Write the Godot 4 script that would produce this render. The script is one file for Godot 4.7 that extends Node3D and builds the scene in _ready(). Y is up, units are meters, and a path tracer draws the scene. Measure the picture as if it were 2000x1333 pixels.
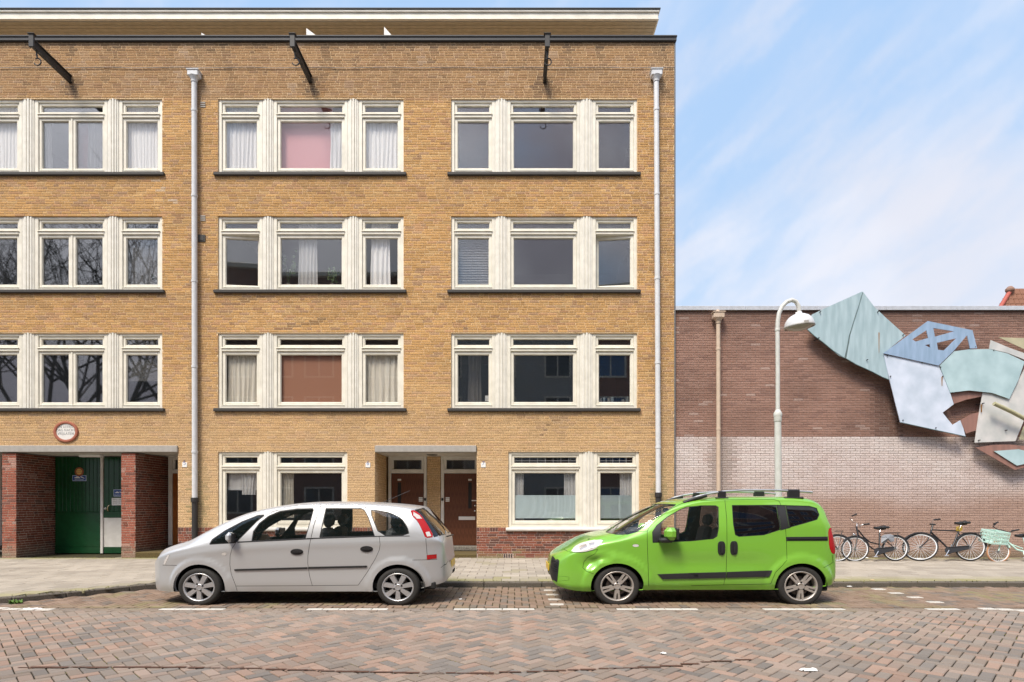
extends Node3D

# The eye stands at EYE; at one metre LENS units of the survey drawing span one metre.
const EYE := Vector3(0.0, 1.52, 15.0)
const LENS := 1125.0

var rng := RandomNumberGenerator.new()
var M := {}
var taken := {}
var low_noise := FastNoiseLite.new()
var mid_noise := FastNoiseLite.new()


func at(px: float, py: float, z: float) -> Vector3:   # a point of the survey drawing, at the depth z where the thing stands
	var d := (EYE.z - z) / LENS
	return Vector3((px - 1005.0) * d, EYE.y + (985.0 - py) * d, z)


func fx(px: float) -> float:
	return (px - 1005.0) / 75.0


func fy(py: float) -> float:
	return EYE.y + (985.0 - py) / 75.0


func numbered(called: String, parent: Node) -> String:
	var key := str(parent.get_instance_id()) + called
	var n: int = taken.get(key, 0)
	taken[key] = n + 1
	return called if n == 0 else "%s_%03d" % [called, n]


func thing(called: String, label: String, category: String, where := Vector3.ZERO, group := "") -> Node3D:
	var o := Node3D.new()
	o.name = numbered(called, self)
	add_child(o, true)
	o.position = where
	tag(o, label, category, group)
	return o


func tag(o: Node, label: String, category: String, group := "") -> void:
	o.set_meta("label", label)
	o.set_meta("category", category)
	if group:
		o.set_meta("group", group)


func node(called: String, parent: Node) -> Node3D:
	var o := Node3D.new()
	o.name = numbered(called, parent)
	parent.add_child(o, true)
	return o


func put(called: String, mesh: Mesh, mat: Material, parent: Node = null) -> MeshInstance3D:
	if parent == null:
		parent = self
	var o := MeshInstance3D.new()
	o.name = numbered(called, parent)
	o.mesh = mesh
	o.material_override = mat
	parent.add_child(o, true)
	return o


func obj(called: String, st: SurfaceTool, mat: Material, parent: Node = null) -> MeshInstance3D:
	return put(called, st.commit(), mat, parent)


func struct(called: String, st: SurfaceTool, mat: Material) -> MeshInstance3D:
	var o := obj(called, st, mat)
	o.set_meta("kind", "structure")
	return o


func begin() -> SurfaceTool:
	var st := SurfaceTool.new()
	st.begin(Mesh.PRIMITIVE_TRIANGLES)
	return st


func tri(st: SurfaceTool, a: Vector3, b: Vector3, c: Vector3) -> void:   # counter-clockwise seen from outside
	var n := (b - a).cross(c - a)
	if n.length_squared() < 1e-16:
		return
	n = n.normalized()
	for p in [a, c, b]:
		st.set_normal(n)
		st.add_vertex(p)


func quad(st: SurfaceTool, a: Vector3, b: Vector3, c: Vector3, d: Vector3) -> void:
	tri(st, a, b, c)
	tri(st, a, c, d)


func smooth_tri(st: SurfaceTool, p: Array, n: Array) -> void:   # p counter-clockwise seen from outside
	for k in [0, 2, 1]:
		st.set_normal(n[k])
		st.add_vertex(p[k])


func smooth_quad(st: SurfaceTool, p: Array, n: Array) -> void:
	smooth_tri(st, [p[0], p[1], p[2]], [n[0], n[1], n[2]])
	smooth_tri(st, [p[0], p[2], p[3]], [n[0], n[2], n[3]])


func box(st: SurfaceTool, a: Vector3, b: Vector3, c := 0.0) -> void:   # from a to b, its edges chamfered by c
	var lo := Vector3(minf(a.x, b.x), minf(a.y, b.y), minf(a.z, b.z))
	var hi := Vector3(maxf(a.x, b.x), maxf(a.y, b.y), maxf(a.z, b.z))
	hull(st, Transform3D(Basis(), (lo + hi) / 2.0), hi - lo, c)


func hull(st: SurfaceTool, t: Transform3D, size: Vector3, c := 0.0) -> void:
	var h := size / 2.0
	c = minf(c, minf(h.x, minf(h.y, h.z)) * 0.9)
	for axis in 3:
		for s in [-1.0, 1.0]:
			var u := (axis + 1) % 3
			var v := (axis + 2) % 3
			var q := []
			for k in [[-1, -1], [1, -1], [1, 1], [-1, 1]]:
				var p := Vector3.ZERO
				p[axis] = h[axis] * s
				p[u] = (h[u] - c) * k[0]
				p[v] = (h[v] - c) * k[1]
				q.append(t * p)
			if s > 0:
				quad(st, q[0], q[1], q[2], q[3])
			else:
				quad(st, q[3], q[2], q[1], q[0])
	if c <= 0.0:
		return
	for axis in 3:
		var u := (axis + 1) % 3
		var v := (axis + 2) % 3
		for s in [[-1, -1], [1, -1], [1, 1], [-1, 1]]:
			var q := []
			for k in [[0, -1], [0, 1], [1, 1], [1, -1]]:
				var p := Vector3.ZERO
				p[axis] = (h[axis] - c) * k[1]
				p[u] = (h[u] - (c if k[0] == 1 else 0.0)) * s[0]
				p[v] = (h[v] - (0.0 if k[0] == 1 else c)) * s[1]
				q.append(t * p)
			if s[0] * s[1] > 0:
				quad(st, q[3], q[2], q[1], q[0])
			else:
				quad(st, q[0], q[1], q[2], q[3])
	for sx in [-1, 1]:
		for sy in [-1, 1]:
			for sz in [-1, 1]:
				var a := t * Vector3(h.x * sx, (h.y - c) * sy, (h.z - c) * sz)
				var b := t * Vector3((h.x - c) * sx, h.y * sy, (h.z - c) * sz)
				var d := t * Vector3((h.x - c) * sx, (h.y - c) * sy, h.z * sz)
				if sx * sy * sz > 0:
					tri(st, a, b, d)
				else:
					tri(st, a, d, b)


func tube(st: SurfaceTool, pts: Array, r: Variant, n := 8, closed := false) -> void:
	var count := pts.size()
	var rings := []
	var up := Vector3(0.31, 0.87, 0.37).normalized()
	for k in count:
		var before: Vector3 = pts[(k - 1 + count) % count] if closed or k > 0 else pts[k]
		var after: Vector3 = pts[(k + 1) % count] if closed or k < count - 1 else pts[k]
		var d := (after - before).normalized()
		var side := d.cross(up)
		if side.length() < 0.05:
			side = d.cross(Vector3(0.9, 0.1, -0.3))
		side = side.normalized()
		up = side.cross(d).normalized()
		var rr: float = r[k] if r is Array else r
		var ring := []
		for j in n:
			var a := TAU * j / n
			var o := side * cos(a) + up * sin(a)
			ring.append([pts[k] + o * rr, o])
		rings.append(ring)
	for k in (count if closed else count - 1):
		var p: Array = rings[k]
		var q: Array = rings[(k + 1) % count]
		for j in n:
			var i := (j + 1) % n
			smooth_quad(st, [p[i][0], p[j][0], q[j][0], q[i][0]], [p[i][1], p[j][1], q[j][1], q[i][1]])
	if not closed:
		for e in [0, count - 1]:
			var ring: Array = rings[e]
			for j in n:
				var i := (j + 1) % n
				if e == 0:
					tri(st, pts[e], ring[j][0], ring[i][0])
				else:
					tri(st, pts[e], ring[i][0], ring[j][0])


func lathe(st: SurfaceTool, t: Transform3D, profile: Array, n := 24, sharp := false) -> void:   # profile of Vector2(radius, height) turned round the y axis of t
	var m := profile.size()
	var normals := []
	for k in m:
		var a: Vector2 = profile[maxi(k - 1, 0)]
		var b: Vector2 = profile[mini(k + 1, m - 1)]
		var d := (b - a).normalized()
		normals.append(Vector2(d.y, -d.x))
	for k in m - 1:
		var seg: Vector2 = (profile[k + 1] - profile[k]).normalized()
		var flat := Vector2(seg.y, -seg.x)
		for j in n:
			var p := []
			var q := []
			for e in [[k, j], [k + 1, j], [k + 1, j + 1], [k, j + 1]]:
				var a: float = TAU * e[1] / n
				var pr: Vector2 = profile[e[0]]
				var nn: Vector2 = flat if sharp else normals[e[0]]
				p.append(t * Vector3(pr.x * cos(a), pr.y, pr.x * sin(a)))
				q.append((t.basis * Vector3(nn.x * cos(a), nn.y, nn.x * sin(a))).normalized())
			smooth_quad(st, p, q)


func slab(st: SurfaceTool, outline: PackedVector2Array, z0: float, z1: float, holes := [], bevel := 0.0) -> void:   # an upright plate of the outline (x, y), front at z1
	var o := outline
	if Geometry2D.is_polygon_clockwise(o):
		o = o.duplicate()
		o.reverse()
	var loops := [o]
	for h in holes:
		var r: PackedVector2Array = h
		if not Geometry2D.is_polygon_clockwise(r):
			r = r.duplicate()
			r.reverse()
		loops.append(r)
	var lo := o[0]
	var hi := o[0]
	for q in o:
		lo = lo.min(q)
		hi = hi.max(q)
	var n := 1 if holes.is_empty() else 14
	for i in n:
		for j in n:
			var c0 := lo + (hi - lo) * Vector2(i, j) / n
			var c1 := lo + (hi - lo) * Vector2(i + 1, j + 1) / n
			var left: Array = [o] if n == 1 else Array(Geometry2D.intersect_polygons(o, PackedVector2Array([c0, Vector2(c1.x, c0.y), c1, Vector2(c0.x, c1.y)])))
			for h in holes:
				var next := []
				for q in left:
					for e in Geometry2D.clip_polygons(q, h):
						if not Geometry2D.is_polygon_clockwise(e):
							next.append(e)
				left = next
			for q in left:
				var face: PackedVector2Array = q
				var idx := Geometry2D.triangulate_polygon(face)
				for k in range(0, idx.size(), 3):
					var t := [face[idx[k]], face[idx[k + 1]], face[idx[k + 2]]]
					if (t[1] - t[0]).cross(t[2] - t[0]) < 0:
						t = [t[0], t[2], t[1]]
					tri(st, v3(t[0], z1), v3(t[1], z1), v3(t[2], z1))
					tri(st, v3(t[0], z0), v3(t[2], z0), v3(t[1], z0))
	for loop in loops:
		for k in loop.size():
			var a: Vector2 = loop[k]
			var b: Vector2 = loop[(k + 1) % loop.size()]
			quad(st, v3(a, z0), v3(b, z0), v3(b, z1), v3(a, z1))


func v3(p: Vector2, z: float) -> Vector3:
	return Vector3(p.x, p.y, z)


func outline_at(nums: Array, z: float) -> PackedVector2Array:   # x, y pairs of the survey drawing, at depth z
	var out := PackedVector2Array()
	for k in range(0, nums.size(), 2):
		var p := at(nums[k], nums[k + 1], z)
		out.append(Vector2(p.x, p.y))
	return out


func scatter(called: String, mesh: Mesh, mat: Material, where: Array, tints: Array, parent: Node) -> void:   # many small alike pieces as one part
	if where.is_empty():
		return
	var mm := MultiMesh.new()
	mm.transform_format = MultiMesh.TRANSFORM_3D
	mm.use_colors = true
	mm.mesh = mesh
	mm.instance_count = where.size()
	for k in where.size():
		mm.set_instance_transform(k, where[k])
		mm.set_instance_color(k, tints[k])
	var o := MultiMeshInstance3D.new()
	o.name = numbered(called, parent)
	o.multimesh = mm
	o.material_override = mat
	o.set_meta("kind", "stuff")
	parent.add_child(o, true)


func pieces(called: String, rest: String, mesh: Mesh, mat: StandardMaterial3D, where: Array, tints: Array, parent: Node, focus: Vector3, most := 300) -> void:
	# the pieces nearest to focus as parts of their own, in a few shared tones; the others joined
	var order := range(where.size())
	var far := []
	for k in where.size():
		far.append((where[k] as Transform3D).origin.distance_squared_to(focus))
	order.sort_custom(func(a, b): return far[a] < far[b])
	var tones := []
	for k in 14:
		var m: StandardMaterial3D = mat.duplicate()
		m.vertex_color_use_as_albedo = false
		var c: Color = tints[order[(k * 37) % mini(order.size(), most)]]
		m.albedo_color = c.linear_to_srgb()
		tones.append([c, m])
	var others := []
	var others_tint := []
	for n in order.size():
		var k: int = order[n]
		if n >= most:
			others.append(where[k])
			others_tint.append(tints[k])
			continue
		var best = null
		var d := 1e9
		for t in tones:
			var c: Color = t[0]
			var e: float = absf(c.r - tints[k].r) + absf(c.g - tints[k].g) + absf(c.b - tints[k].b)
			if e < d:
				d = e
				best = t[1]
		var o := put(called, mesh, best, parent)
		o.transform = where[k]
	scatter(rest, mesh, mat, others, others_tint, parent)


func brick_mesh(size: Vector3, c: float) -> ArrayMesh:   # front towards +z, chamfered there, open at the back
	var st := begin()
	var h := size / 2.0
	var f := []
	var e := []
	var r := []
	for k in [[-1, -1], [1, -1], [1, 1], [-1, 1]]:
		f.append(Vector3((h.x - c) * k[0], (h.y - c) * k[1], 0.0))
		e.append(Vector3(h.x * k[0], h.y * k[1], -c))
		r.append(Vector3(h.x * k[0], h.y * k[1], -size.z))
	quad(st, f[0], f[1], f[2], f[3])
	for k in 4:
		var j := (k + 1) % 4
		quad(st, e[k], e[j], f[j], f[k])
		quad(st, r[k], r[j], e[j], e[k])
	return st.commit()


func noise_tex(freq: float, lo: Color, hi: Color, octaves := 4, size := 512, kind := FastNoiseLite.TYPE_SIMPLEX_SMOOTH, nseed := 1, hi_at := 1.0) -> NoiseTexture2D:
	var n := FastNoiseLite.new()
	n.seed = nseed
	n.noise_type = kind
	n.frequency = freq
	n.fractal_octaves = octaves
	var t := NoiseTexture2D.new()
	t.width = size
	t.height = size
	t.seamless = true
	t.noise = n
	var g := Gradient.new()
	g.set_color(0, lo)
	g.set_color(1, hi)
	g.set_offset(1, hi_at)
	t.color_ramp = g
	return t


func mat(linear: Color, rough := 0.6, metal := 0.0) -> StandardMaterial3D:
	var m := StandardMaterial3D.new()
	m.albedo_color = linear.linear_to_srgb()
	m.roughness = rough
	m.metallic = metal
	return m


func grained(m: StandardMaterial3D, tex: Texture2D, per_metre: float, relief := 0.0, bump: Texture2D = null) -> StandardMaterial3D:
	m.albedo_texture = tex
	m.uv1_triplanar = true
	m.uv1_world_triplanar = true
	m.uv1_scale = Vector3.ONE * per_metre
	if relief > 0.0:
		m.heightmap_enabled = true
		m.heightmap_texture = bump if bump else tex
		m.heightmap_scale = relief
	return m


func glass(tint: Color, alpha: float) -> StandardMaterial3D:
	var m := StandardMaterial3D.new()
	m.transparency = BaseMaterial3D.TRANSPARENCY_ALPHA
	var c := tint.linear_to_srgb()
	c.a = alpha
	m.albedo_color = c
	m.roughness = 0.02
	m.metallic_specular = 0.7
	return m


func make_materials() -> void:
	var grain := noise_tex(0.03, Color(0.5, 0.47, 0.45), Color(1, 1, 1), 5, 512, FastNoiseLite.TYPE_SIMPLEX_SMOOTH, 1, 0.62)
	var fine := noise_tex(0.09, Color(0.8, 0.8, 0.8), Color(1, 1, 1), 4, 512, FastNoiseLite.TYPE_SIMPLEX_SMOOTH, 4)
	var soft := noise_tex(0.008, Color(0.91, 0.91, 0.9), Color(1, 1, 1), 4, 512, FastNoiseLite.TYPE_SIMPLEX_SMOOTH, 7)
	var tinted := func(rough: float, per: float, relief: float, t: Texture2D) -> StandardMaterial3D:
		var m := mat(Color(1, 1, 1), rough)
		m.vertex_color_use_as_albedo = true
		m.metallic_specular = 0.3
		return grained(m, t, per, relief)
	M.brick = tinted.call(0.92, 3.0, 0.25, grain)
	M.paver = tinted.call(0.88, 2.6, 0.25, fine)
	M.tile = tinted.call(0.9, 1.6, 0.12, fine)
	M.mortar = grained(mat(Color(0.84, 0.61, 0.36), 0.95), grain, 2.0, 0.3)
	M.red_mortar = grained(mat(Color(0.5, 0.38, 0.32), 0.95), grain, 2.0, 0.3)
	M.pale_mortar = grained(mat(Color(0.28, 0.21, 0.18), 0.95), grain, 2.0, 0.3)
	var moss := noise_tex(0.02, Color(0.32, 0.27, 0.2), Color(0.42, 0.42, 0.16), 4, 512, FastNoiseLite.TYPE_SIMPLEX_SMOOTH, 12)
	M.joint = grained(mat(Color(0.2, 0.19, 0.17), 0.98), moss, 0.35)
	M.bay_joint = grained(mat(Color(0.3, 0.29, 0.25), 0.98), moss, 0.5)
	M.cream = grained(mat(Color(0.82, 0.775, 0.665), 0.5), soft, 0.6)
	M.pilaster = grained(mat(Color(0.8, 0.765, 0.68), 0.55), soft, 0.8)
	M.white = grained(mat(Color(0.78, 0.76, 0.72), 0.5), soft, 0.7)
	M.concrete = grained(mat(Color(0.4, 0.375, 0.345), 0.9), soft, 1.5)
	M.stone = grained(mat(Color(0.21, 0.2, 0.18), 0.9), grain, 1.5, 0.4)
	M.kerb = grained(mat(Color(0.15, 0.13, 0.105), 0.95), grain, 4.0, 0.5)
	M.mossy = grained(mat(Color(0.5, 0.48, 0.35), 0.95), noise_tex(0.03, Color(0.4, 0.34, 0.27), Color(0.56, 0.5, 0.3), 4, 512, FastNoiseLite.TYPE_SIMPLEX_SMOOTH, 3), 1.5, 0.4)
	M.sill = grained(mat(Color(0.06, 0.055, 0.05), 0.7), fine, 2.0)
	M.coping = grained(mat(Color(0.045, 0.045, 0.048), 0.65), soft, 1.0)
	M.iron = grained(mat(Color(0.03, 0.028, 0.027), 0.6), fine, 3.0)
	M.zinc = grained(mat(Color(0.68, 0.69, 0.71), 0.45), soft, 1.2)
	M.beige_pipe = grained(mat(Color(0.6, 0.47, 0.36), 0.55), soft, 1.2)
	M.aluminium = grained(mat(Color(0.62, 0.64, 0.68), 0.4, 0.3), soft, 1.0)
	M.soffit = grained(mat(Color(0.5, 0.44, 0.33), 0.7), soft, 0.8)
	M.gate = grained(mat(Color(0.007, 0.065, 0.022), 0.2), soft, 1.0)
	var wood := noise_tex(0.02, Color(0.55, 0.5, 0.45), Color(1, 1, 1), 5, 512, FastNoiseLite.TYPE_SIMPLEX_SMOOTH, 9)
	M.door = grained(mat(Color(0.21, 0.075, 0.035), 0.4), wood, 1.0)
	M.door.uv1_scale = Vector3(9, 0.4, 9)
	M.orange_door = grained(mat(Color(0.5, 0.17, 0.035), 0.4), wood, 1.0)
	M.orange_door.uv1_scale = Vector3(9, 0.4, 9)
	M.pane = glass(Color(0.02, 0.025, 0.03), 0.1)
	M.lead = mat(Color(0.35, 0.35, 0.35), 0.6)
	M.frost = mat(Color(0.6, 0.72, 0.73), 0.35)
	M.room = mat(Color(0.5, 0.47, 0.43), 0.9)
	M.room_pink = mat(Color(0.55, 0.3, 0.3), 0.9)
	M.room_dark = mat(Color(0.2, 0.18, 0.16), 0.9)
	M.curtain = mat(Color(0.92, 0.91, 0.89), 0.9)
	M.cream_curtain = mat(Color(0.82, 0.77, 0.66), 0.9)
	M.pink = mat(Color(0.75, 0.38, 0.4), 0.9)
	M.brown = mat(Color(0.42, 0.2, 0.12), 0.85)
	M.black = mat(Color(0.012, 0.012, 0.013), 0.6)
	M.plastic = grained(mat(Color(0.022, 0.022, 0.024), 0.5), fine, 8.0)
	M.rubber = grained(mat(Color(0.03, 0.028, 0.026), 0.85), fine, 9.0)
	M.leaf = mat(Color(0.07, 0.14, 0.03), 0.6)
	M.brass = mat(Color(0.7, 0.6, 0.4), 0.3, 0.8)
	M.chrome = mat(Color(0.7, 0.7, 0.7), 0.2, 0.95)
	M.plate_white = mat(Color(0.8, 0.8, 0.78), 0.4)
	M.sign_blue = mat(Color(0.02, 0.08, 0.3), 0.35)
	M.sign_text = mat(Color(0.12, 0.13, 0.14), 0.5)


func sky_texture() -> ImageTexture:
	var w := 1536
	var h := 768
	var img := Image.create_empty(w, h, false, Image.FORMAT_RGBF)
	var big := FastNoiseLite.new()
	big.seed = 21
	big.frequency = 1.3
	big.fractal_octaves = 5
	var wisp := FastNoiseLite.new()
	wisp.seed = 5
	wisp.frequency = 1.6
	wisp.fractal_octaves = 5
	wisp.domain_warp_enabled = true
	wisp.domain_warp_amplitude = 0.5
	wisp.domain_warp_frequency = 1.2
	for j in h:
		var el := PI * (0.5 - (j + 0.5) / h)
		if el < -0.02:
			img.fill_rect(Rect2i(0, j, w, h - j), Color(0.34, 0.32, 0.3))
			break
		var up := sin(el)
		var clear := Color(0.4, 0.6, 0.91).lerp(Color(0.62, 0.79, 0.97), pow(1.0 - clampf(up, 0, 1), 2.4))
		for i in w:
			var az := wrapf(TAU * (i + 0.5) / w, -PI, PI)
			var base := clear
			var d := Vector3(sin(az) * cos(el), up, -cos(az) * cos(el))
			# wisps drawn out along one slanting direction
			var c := 0.0
			var turns := [[az, 1.0]]
			var join := smoothstep(2.5, PI, absf(az))
			if join > 0.0:
				turns = [[az, 1.0 - 0.5 * join], [az - signf(az) * TAU, 0.5 * join]]
			for t in turns:
				var x: float = (t[0] - 0.35) * cos(el * 0.8)
				var along := x * 0.86 + el * 0.5
				var across := el * 0.86 - x * 0.5
				c += t[1] * (0.5 * wisp.get_noise_2d(along * 1.0, across * 4.2) + 0.3 * wisp.get_noise_2d(along * 3.0 + 7.0, across * 10.0))
			c += 0.56 + 0.2 * big.get_noise_3dv(d * 1.3)
			c += 0.6 * (0.5 - el) + 0.1 * (az - 0.3) * smoothstep(1.6, 0.8, absf(az))
			c += 0.5 * smoothstep(0.6, 0.3, el) * smoothstep(0.1, 0.65, az) * smoothstep(1.8, 1.2, az)
			var thick := 0.9 * smoothstep(0.28, 1.45, c)
			var grey := 0.5 + 0.5 * big.get_noise_3dv(d * 2.0 + Vector3(93.5, 0, 3.9))
			var heap := smoothstep(-0.45, 0.1, big.get_noise_3dv(d * 1.9 + Vector3(5, 2, 8))) * smoothstep(1.1, 1.9, absf(az))
			thick = maxf(thick, 0.95 * heap)
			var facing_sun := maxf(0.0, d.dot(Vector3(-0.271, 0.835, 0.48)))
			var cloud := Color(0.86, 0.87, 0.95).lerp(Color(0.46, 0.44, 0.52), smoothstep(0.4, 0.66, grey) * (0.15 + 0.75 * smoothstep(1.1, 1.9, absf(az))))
			var glow := exp((facing_sun - 1.0) * 9.0)  # brightness added round the sun, to fill the facade and the window reflections
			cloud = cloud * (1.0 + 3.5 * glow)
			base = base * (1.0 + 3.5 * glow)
			img.set_pixel(i, j, base.lerp(cloud, thick))
	return ImageTexture.create_from_image(img)


func set_the_scene() -> void:
	var cam := Camera3D.new()
	cam.name = "camera"
	cam.projection = Camera3D.PROJECTION_FRUSTUM
	cam.keep_aspect = Camera3D.KEEP_HEIGHT
	cam.near = 0.1
	cam.far = 400.0
	cam.size = 0.1 * 1333.0 / LENS
	cam.frustum_offset = Vector2(0.1 * (1000.0 - 1005.0) / LENS, 0.1 * (985.0 - 666.5) / LENS)
	cam.position = EYE
	add_child(cam)
	cam.current = true
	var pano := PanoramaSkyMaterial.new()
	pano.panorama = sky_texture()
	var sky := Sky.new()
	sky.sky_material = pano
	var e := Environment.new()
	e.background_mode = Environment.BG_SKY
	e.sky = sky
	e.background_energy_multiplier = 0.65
	e.tonemap_mode = Environment.TONE_MAPPER_LINEAR
	e.tonemap_exposure = 1.62
	e.sdfgi_enabled = true
	e.ssao_enabled = true
	e.ssil_enabled = true
	var world := WorldEnvironment.new()
	world.name = "world"
	world.environment = e
	add_child(world)
	var sun := DirectionalLight3D.new()
	sun.name = "sun"
	sun.light_color = Color(1.0, 0.95, 0.87)
	sun.light_energy = 0.92
	sun.light_angular_distance = 18.0
	sun.shadow_enabled = true
	add_child(sun)
	sun.look_at_from_position(Vector3(-6.5, 20, 11.5), Vector3.ZERO)


func lay(f: Transform3D, length: float, y0: float, y1: float, gaps: Array, paint: Callable, out: Array, pitch := 0.0645, stretcher := 0.247, header_share := 0.35, half_bond := false) -> void:
	# courses of bricks on the face f (x along it, y up, z out of it); gaps are Rect2 in the face's own axes; out = [transforms, tints]
	var rows := int(round((y1 - y0) / pitch))
	for r in rows:
		var yc := y0 + (r + 0.5) * (y1 - y0) / rows
		var spans := [[0.0, length]]
		for g in gaps:
			var rect: Rect2 = g
			if yc > rect.position.y and yc < rect.end.y:
				var cut := []
				for s in spans:
					if rect.end.x <= s[0] or rect.position.x >= s[1]:
						cut.append(s)
						continue
					if rect.position.x > s[0] + 0.01:
						cut.append([s[0], rect.position.x])
					if rect.end.x < s[1] - 0.01:
						cut.append([rect.end.x, s[1]])
				spans = cut
		var x := -stretcher * (0.5 if r % 2 == 0 else 1.0)
		if not half_bond:
			x -= rng.randf() * stretcher
		while x < length:
			var l := stretcher
			if not half_bond and rng.randf() < header_share:
				l = stretcher * 0.5
			for s in spans:
				var a := maxf(x, s[0])
				var b := minf(x + l, s[1])
				if b - a < 0.035:
					continue
				var c := Vector3((a + b) / 2.0, yc, rng.randf_range(-0.0015, 0.0022))
				var wide := b - a - rng.randf_range(0.007, 0.012)
				var basis := Basis(Vector3.FORWARD, rng.randf_range(-0.006, 0.006)).scaled_local(Vector3(wide / 0.236, rng.randf_range(0.95, 1.03), 1.0))
				var t := f * Transform3D(basis, c)
				out[0].append(t)
				out[1].append(paint.call(t.origin))
			x += l


func soldiers(f: Transform3D, length: float, y0: float, y1: float, paint: Callable, out: Array) -> void:
	var n := int(round(length / 0.068))
	for k in n:
		var c := Vector3((k + 0.5) * length / n, (y0 + y1) / 2.0, rng.randf_range(-0.001, 0.002))
		var basis := Basis().scaled_local(Vector3((length / n - 0.009) / 0.236, (y1 - y0 - 0.008) / 0.055, 1.0))
		var t := f * Transform3D(basis, c)
		out[0].append(t)
		out[1].append(paint.call(t.origin))


func shade(c: Color, k: float) -> Color:
	return Color(c.r * k, c.g * k, c.b * k)


func yellow_brick(p: Vector3) -> Color:
	var u := rng.randf()
	var c := Color(0.75, 0.425, 0.155).lerp(Color(0.68, 0.38, 0.13), rng.randf())
	if u < 0.16:
		c = Color(0.64, 0.34, 0.18)
	elif u < 0.26:
		c = Color(0.8, 0.51, 0.22)
	elif u < 0.28:
		c = Color(0.47, 0.26, 0.15)
	elif u < 0.35:
		c = Color(0.56, 0.34, 0.22)
	c = c.lerp(Color(0.62, 0.395, 0.185), 0.42)
	var z := low_noise.get_noise_2d(p.x * 1.0, p.y * 1.4)
	c = shade(c, 0.97 + 0.16 * z + rng.randf_range(-0.14, 0.12))
	var low := clampf((5.4 - p.y) / 3.0, 0, 1)
	c = c.lerp(Color(0.69, 0.5, 0.295), 0.72 * low)                                 # washed paler near the street
	var high := smoothstep(11.95, 12.25, p.y + 0.12 * z)
	c = c.lerp(Color(0.4, 0.245, 0.135), 0.72 * high)                              # weathered parapet
	if high > 0.0:
		var drip := mid_noise.get_noise_2d(p.x * 3.0, p.y * 0.5)
		c = c.lerp(Color(0.07, 0.06, 0.05), clampf((drip - 0.15) * 1.2, 0.0, 0.4) * high * rng.randf_range(0.5, 1.0))
		c = c.lerp(Color(0.55, 0.45, 0.36), clampf((-drip - 0.25) * 1.2, 0.0, 0.5) * high)
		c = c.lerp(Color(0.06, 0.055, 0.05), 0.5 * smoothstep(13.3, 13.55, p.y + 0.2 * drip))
	# soot and run-off below the sills, beside the pipes and where the beams enter
	for y in [338.0, 567.0, 798.0]:
		var d := fy(y + 6) - p.y
		if d > 0.0 and d < 0.9:
			var run := mid_noise.get_noise_2d(p.x * 5.0, y)
			c = c.lerp(Color(0.3, 0.21, 0.14), clampf(0.16 + 0.6 * run, 0.0, 0.5) * (1.0 - d / 0.9))
	for px in [379.0, 1283.0]:
		var e := p.x - fx(px)
		if e > -0.12 and e < 0.55:
			c = c.lerp(Color(0.27, 0.2, 0.13), (0.35 + 0.3 * z) * smoothstep(0.55, 0.05, e))
			c = c.lerp(Color(0.34, 0.34, 0.16), 0.4 * smoothstep(0.45, 0.1, absf(e)) * smoothstep(3.2, 1.6, p.y))
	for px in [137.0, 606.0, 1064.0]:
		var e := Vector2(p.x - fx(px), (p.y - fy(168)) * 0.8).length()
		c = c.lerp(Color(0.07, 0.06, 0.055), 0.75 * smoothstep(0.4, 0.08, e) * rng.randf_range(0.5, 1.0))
	# stepped settlement cracks and pale repairs
	for k in [[1030, 872, 1085, 820], [640, 625, 545, 640], [860, 570, 905, 640], [300, 350, 345, 405], [455, 590, 530, 575]]:
		var a := Vector2(fx(k[0]), fy(k[1]))
		var q := Geometry2D.get_closest_point_to_segment(Vector2(p.x, p.y), a, Vector2(fx(k[2]), fy(k[3])))
		if q.distance_to(Vector2(p.x, p.y)) < 0.07 and rng.randf() < 0.6:
			c = c.lerp(Color(0.2, 0.13, 0.08), 0.55) if k[0] != 300 else c.lerp(Color(0.75, 0.62, 0.48), 0.6)
	return c


func red_brick(p: Vector3) -> Color:
	var u := rng.randf()
	var c := Color(0.24, 0.085, 0.06).lerp(Color(0.31, 0.115, 0.075), rng.randf())
	if u < 0.25:
		c = Color(0.15, 0.075, 0.06)
	elif u < 0.4:
		c = Color(0.2, 0.13, 0.1)
	c = shade(c, 1.0 + 0.2 * mid_noise.get_noise_2d(p.x * 2.0 + p.z, p.y * 2.0))
	c = shade(c, 1.1)
	return c.lerp(Color(0.29, 0.26, 0.13), smoothstep(0.36, 0.12, p.y) * rng.randf_range(0.3, 0.9))


func pillar_brick(p: Vector3) -> Color:
	var c := Color(0.29, 0.09, 0.06).lerp(Color(0.37, 0.135, 0.09), rng.randf())
	if rng.randf() < 0.2:
		c = Color(0.2, 0.09, 0.07)
	var w := mid_noise.get_noise_2d(p.x * 3.0 - p.z * 3.0, p.y * 2.0)
	c = shade(c, 1.0 + 0.25 * w)
	if w > 0.47:
		c = c.lerp(Color(0.5, 0.4, 0.35), 0.4)
	c = shade(c, 1.2)
	return c.lerp(Color(0.36, 0.3, 0.22), smoothstep(0.55, 0.2, p.y) * rng.randf_range(0.4, 0.9))


func shaded_pillar_brick(p: Vector3) -> Color:
	return shade(pillar_brick(p), 0.6)  # same brick as the pillar fronts, the porch-side shade put into its colour


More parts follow.
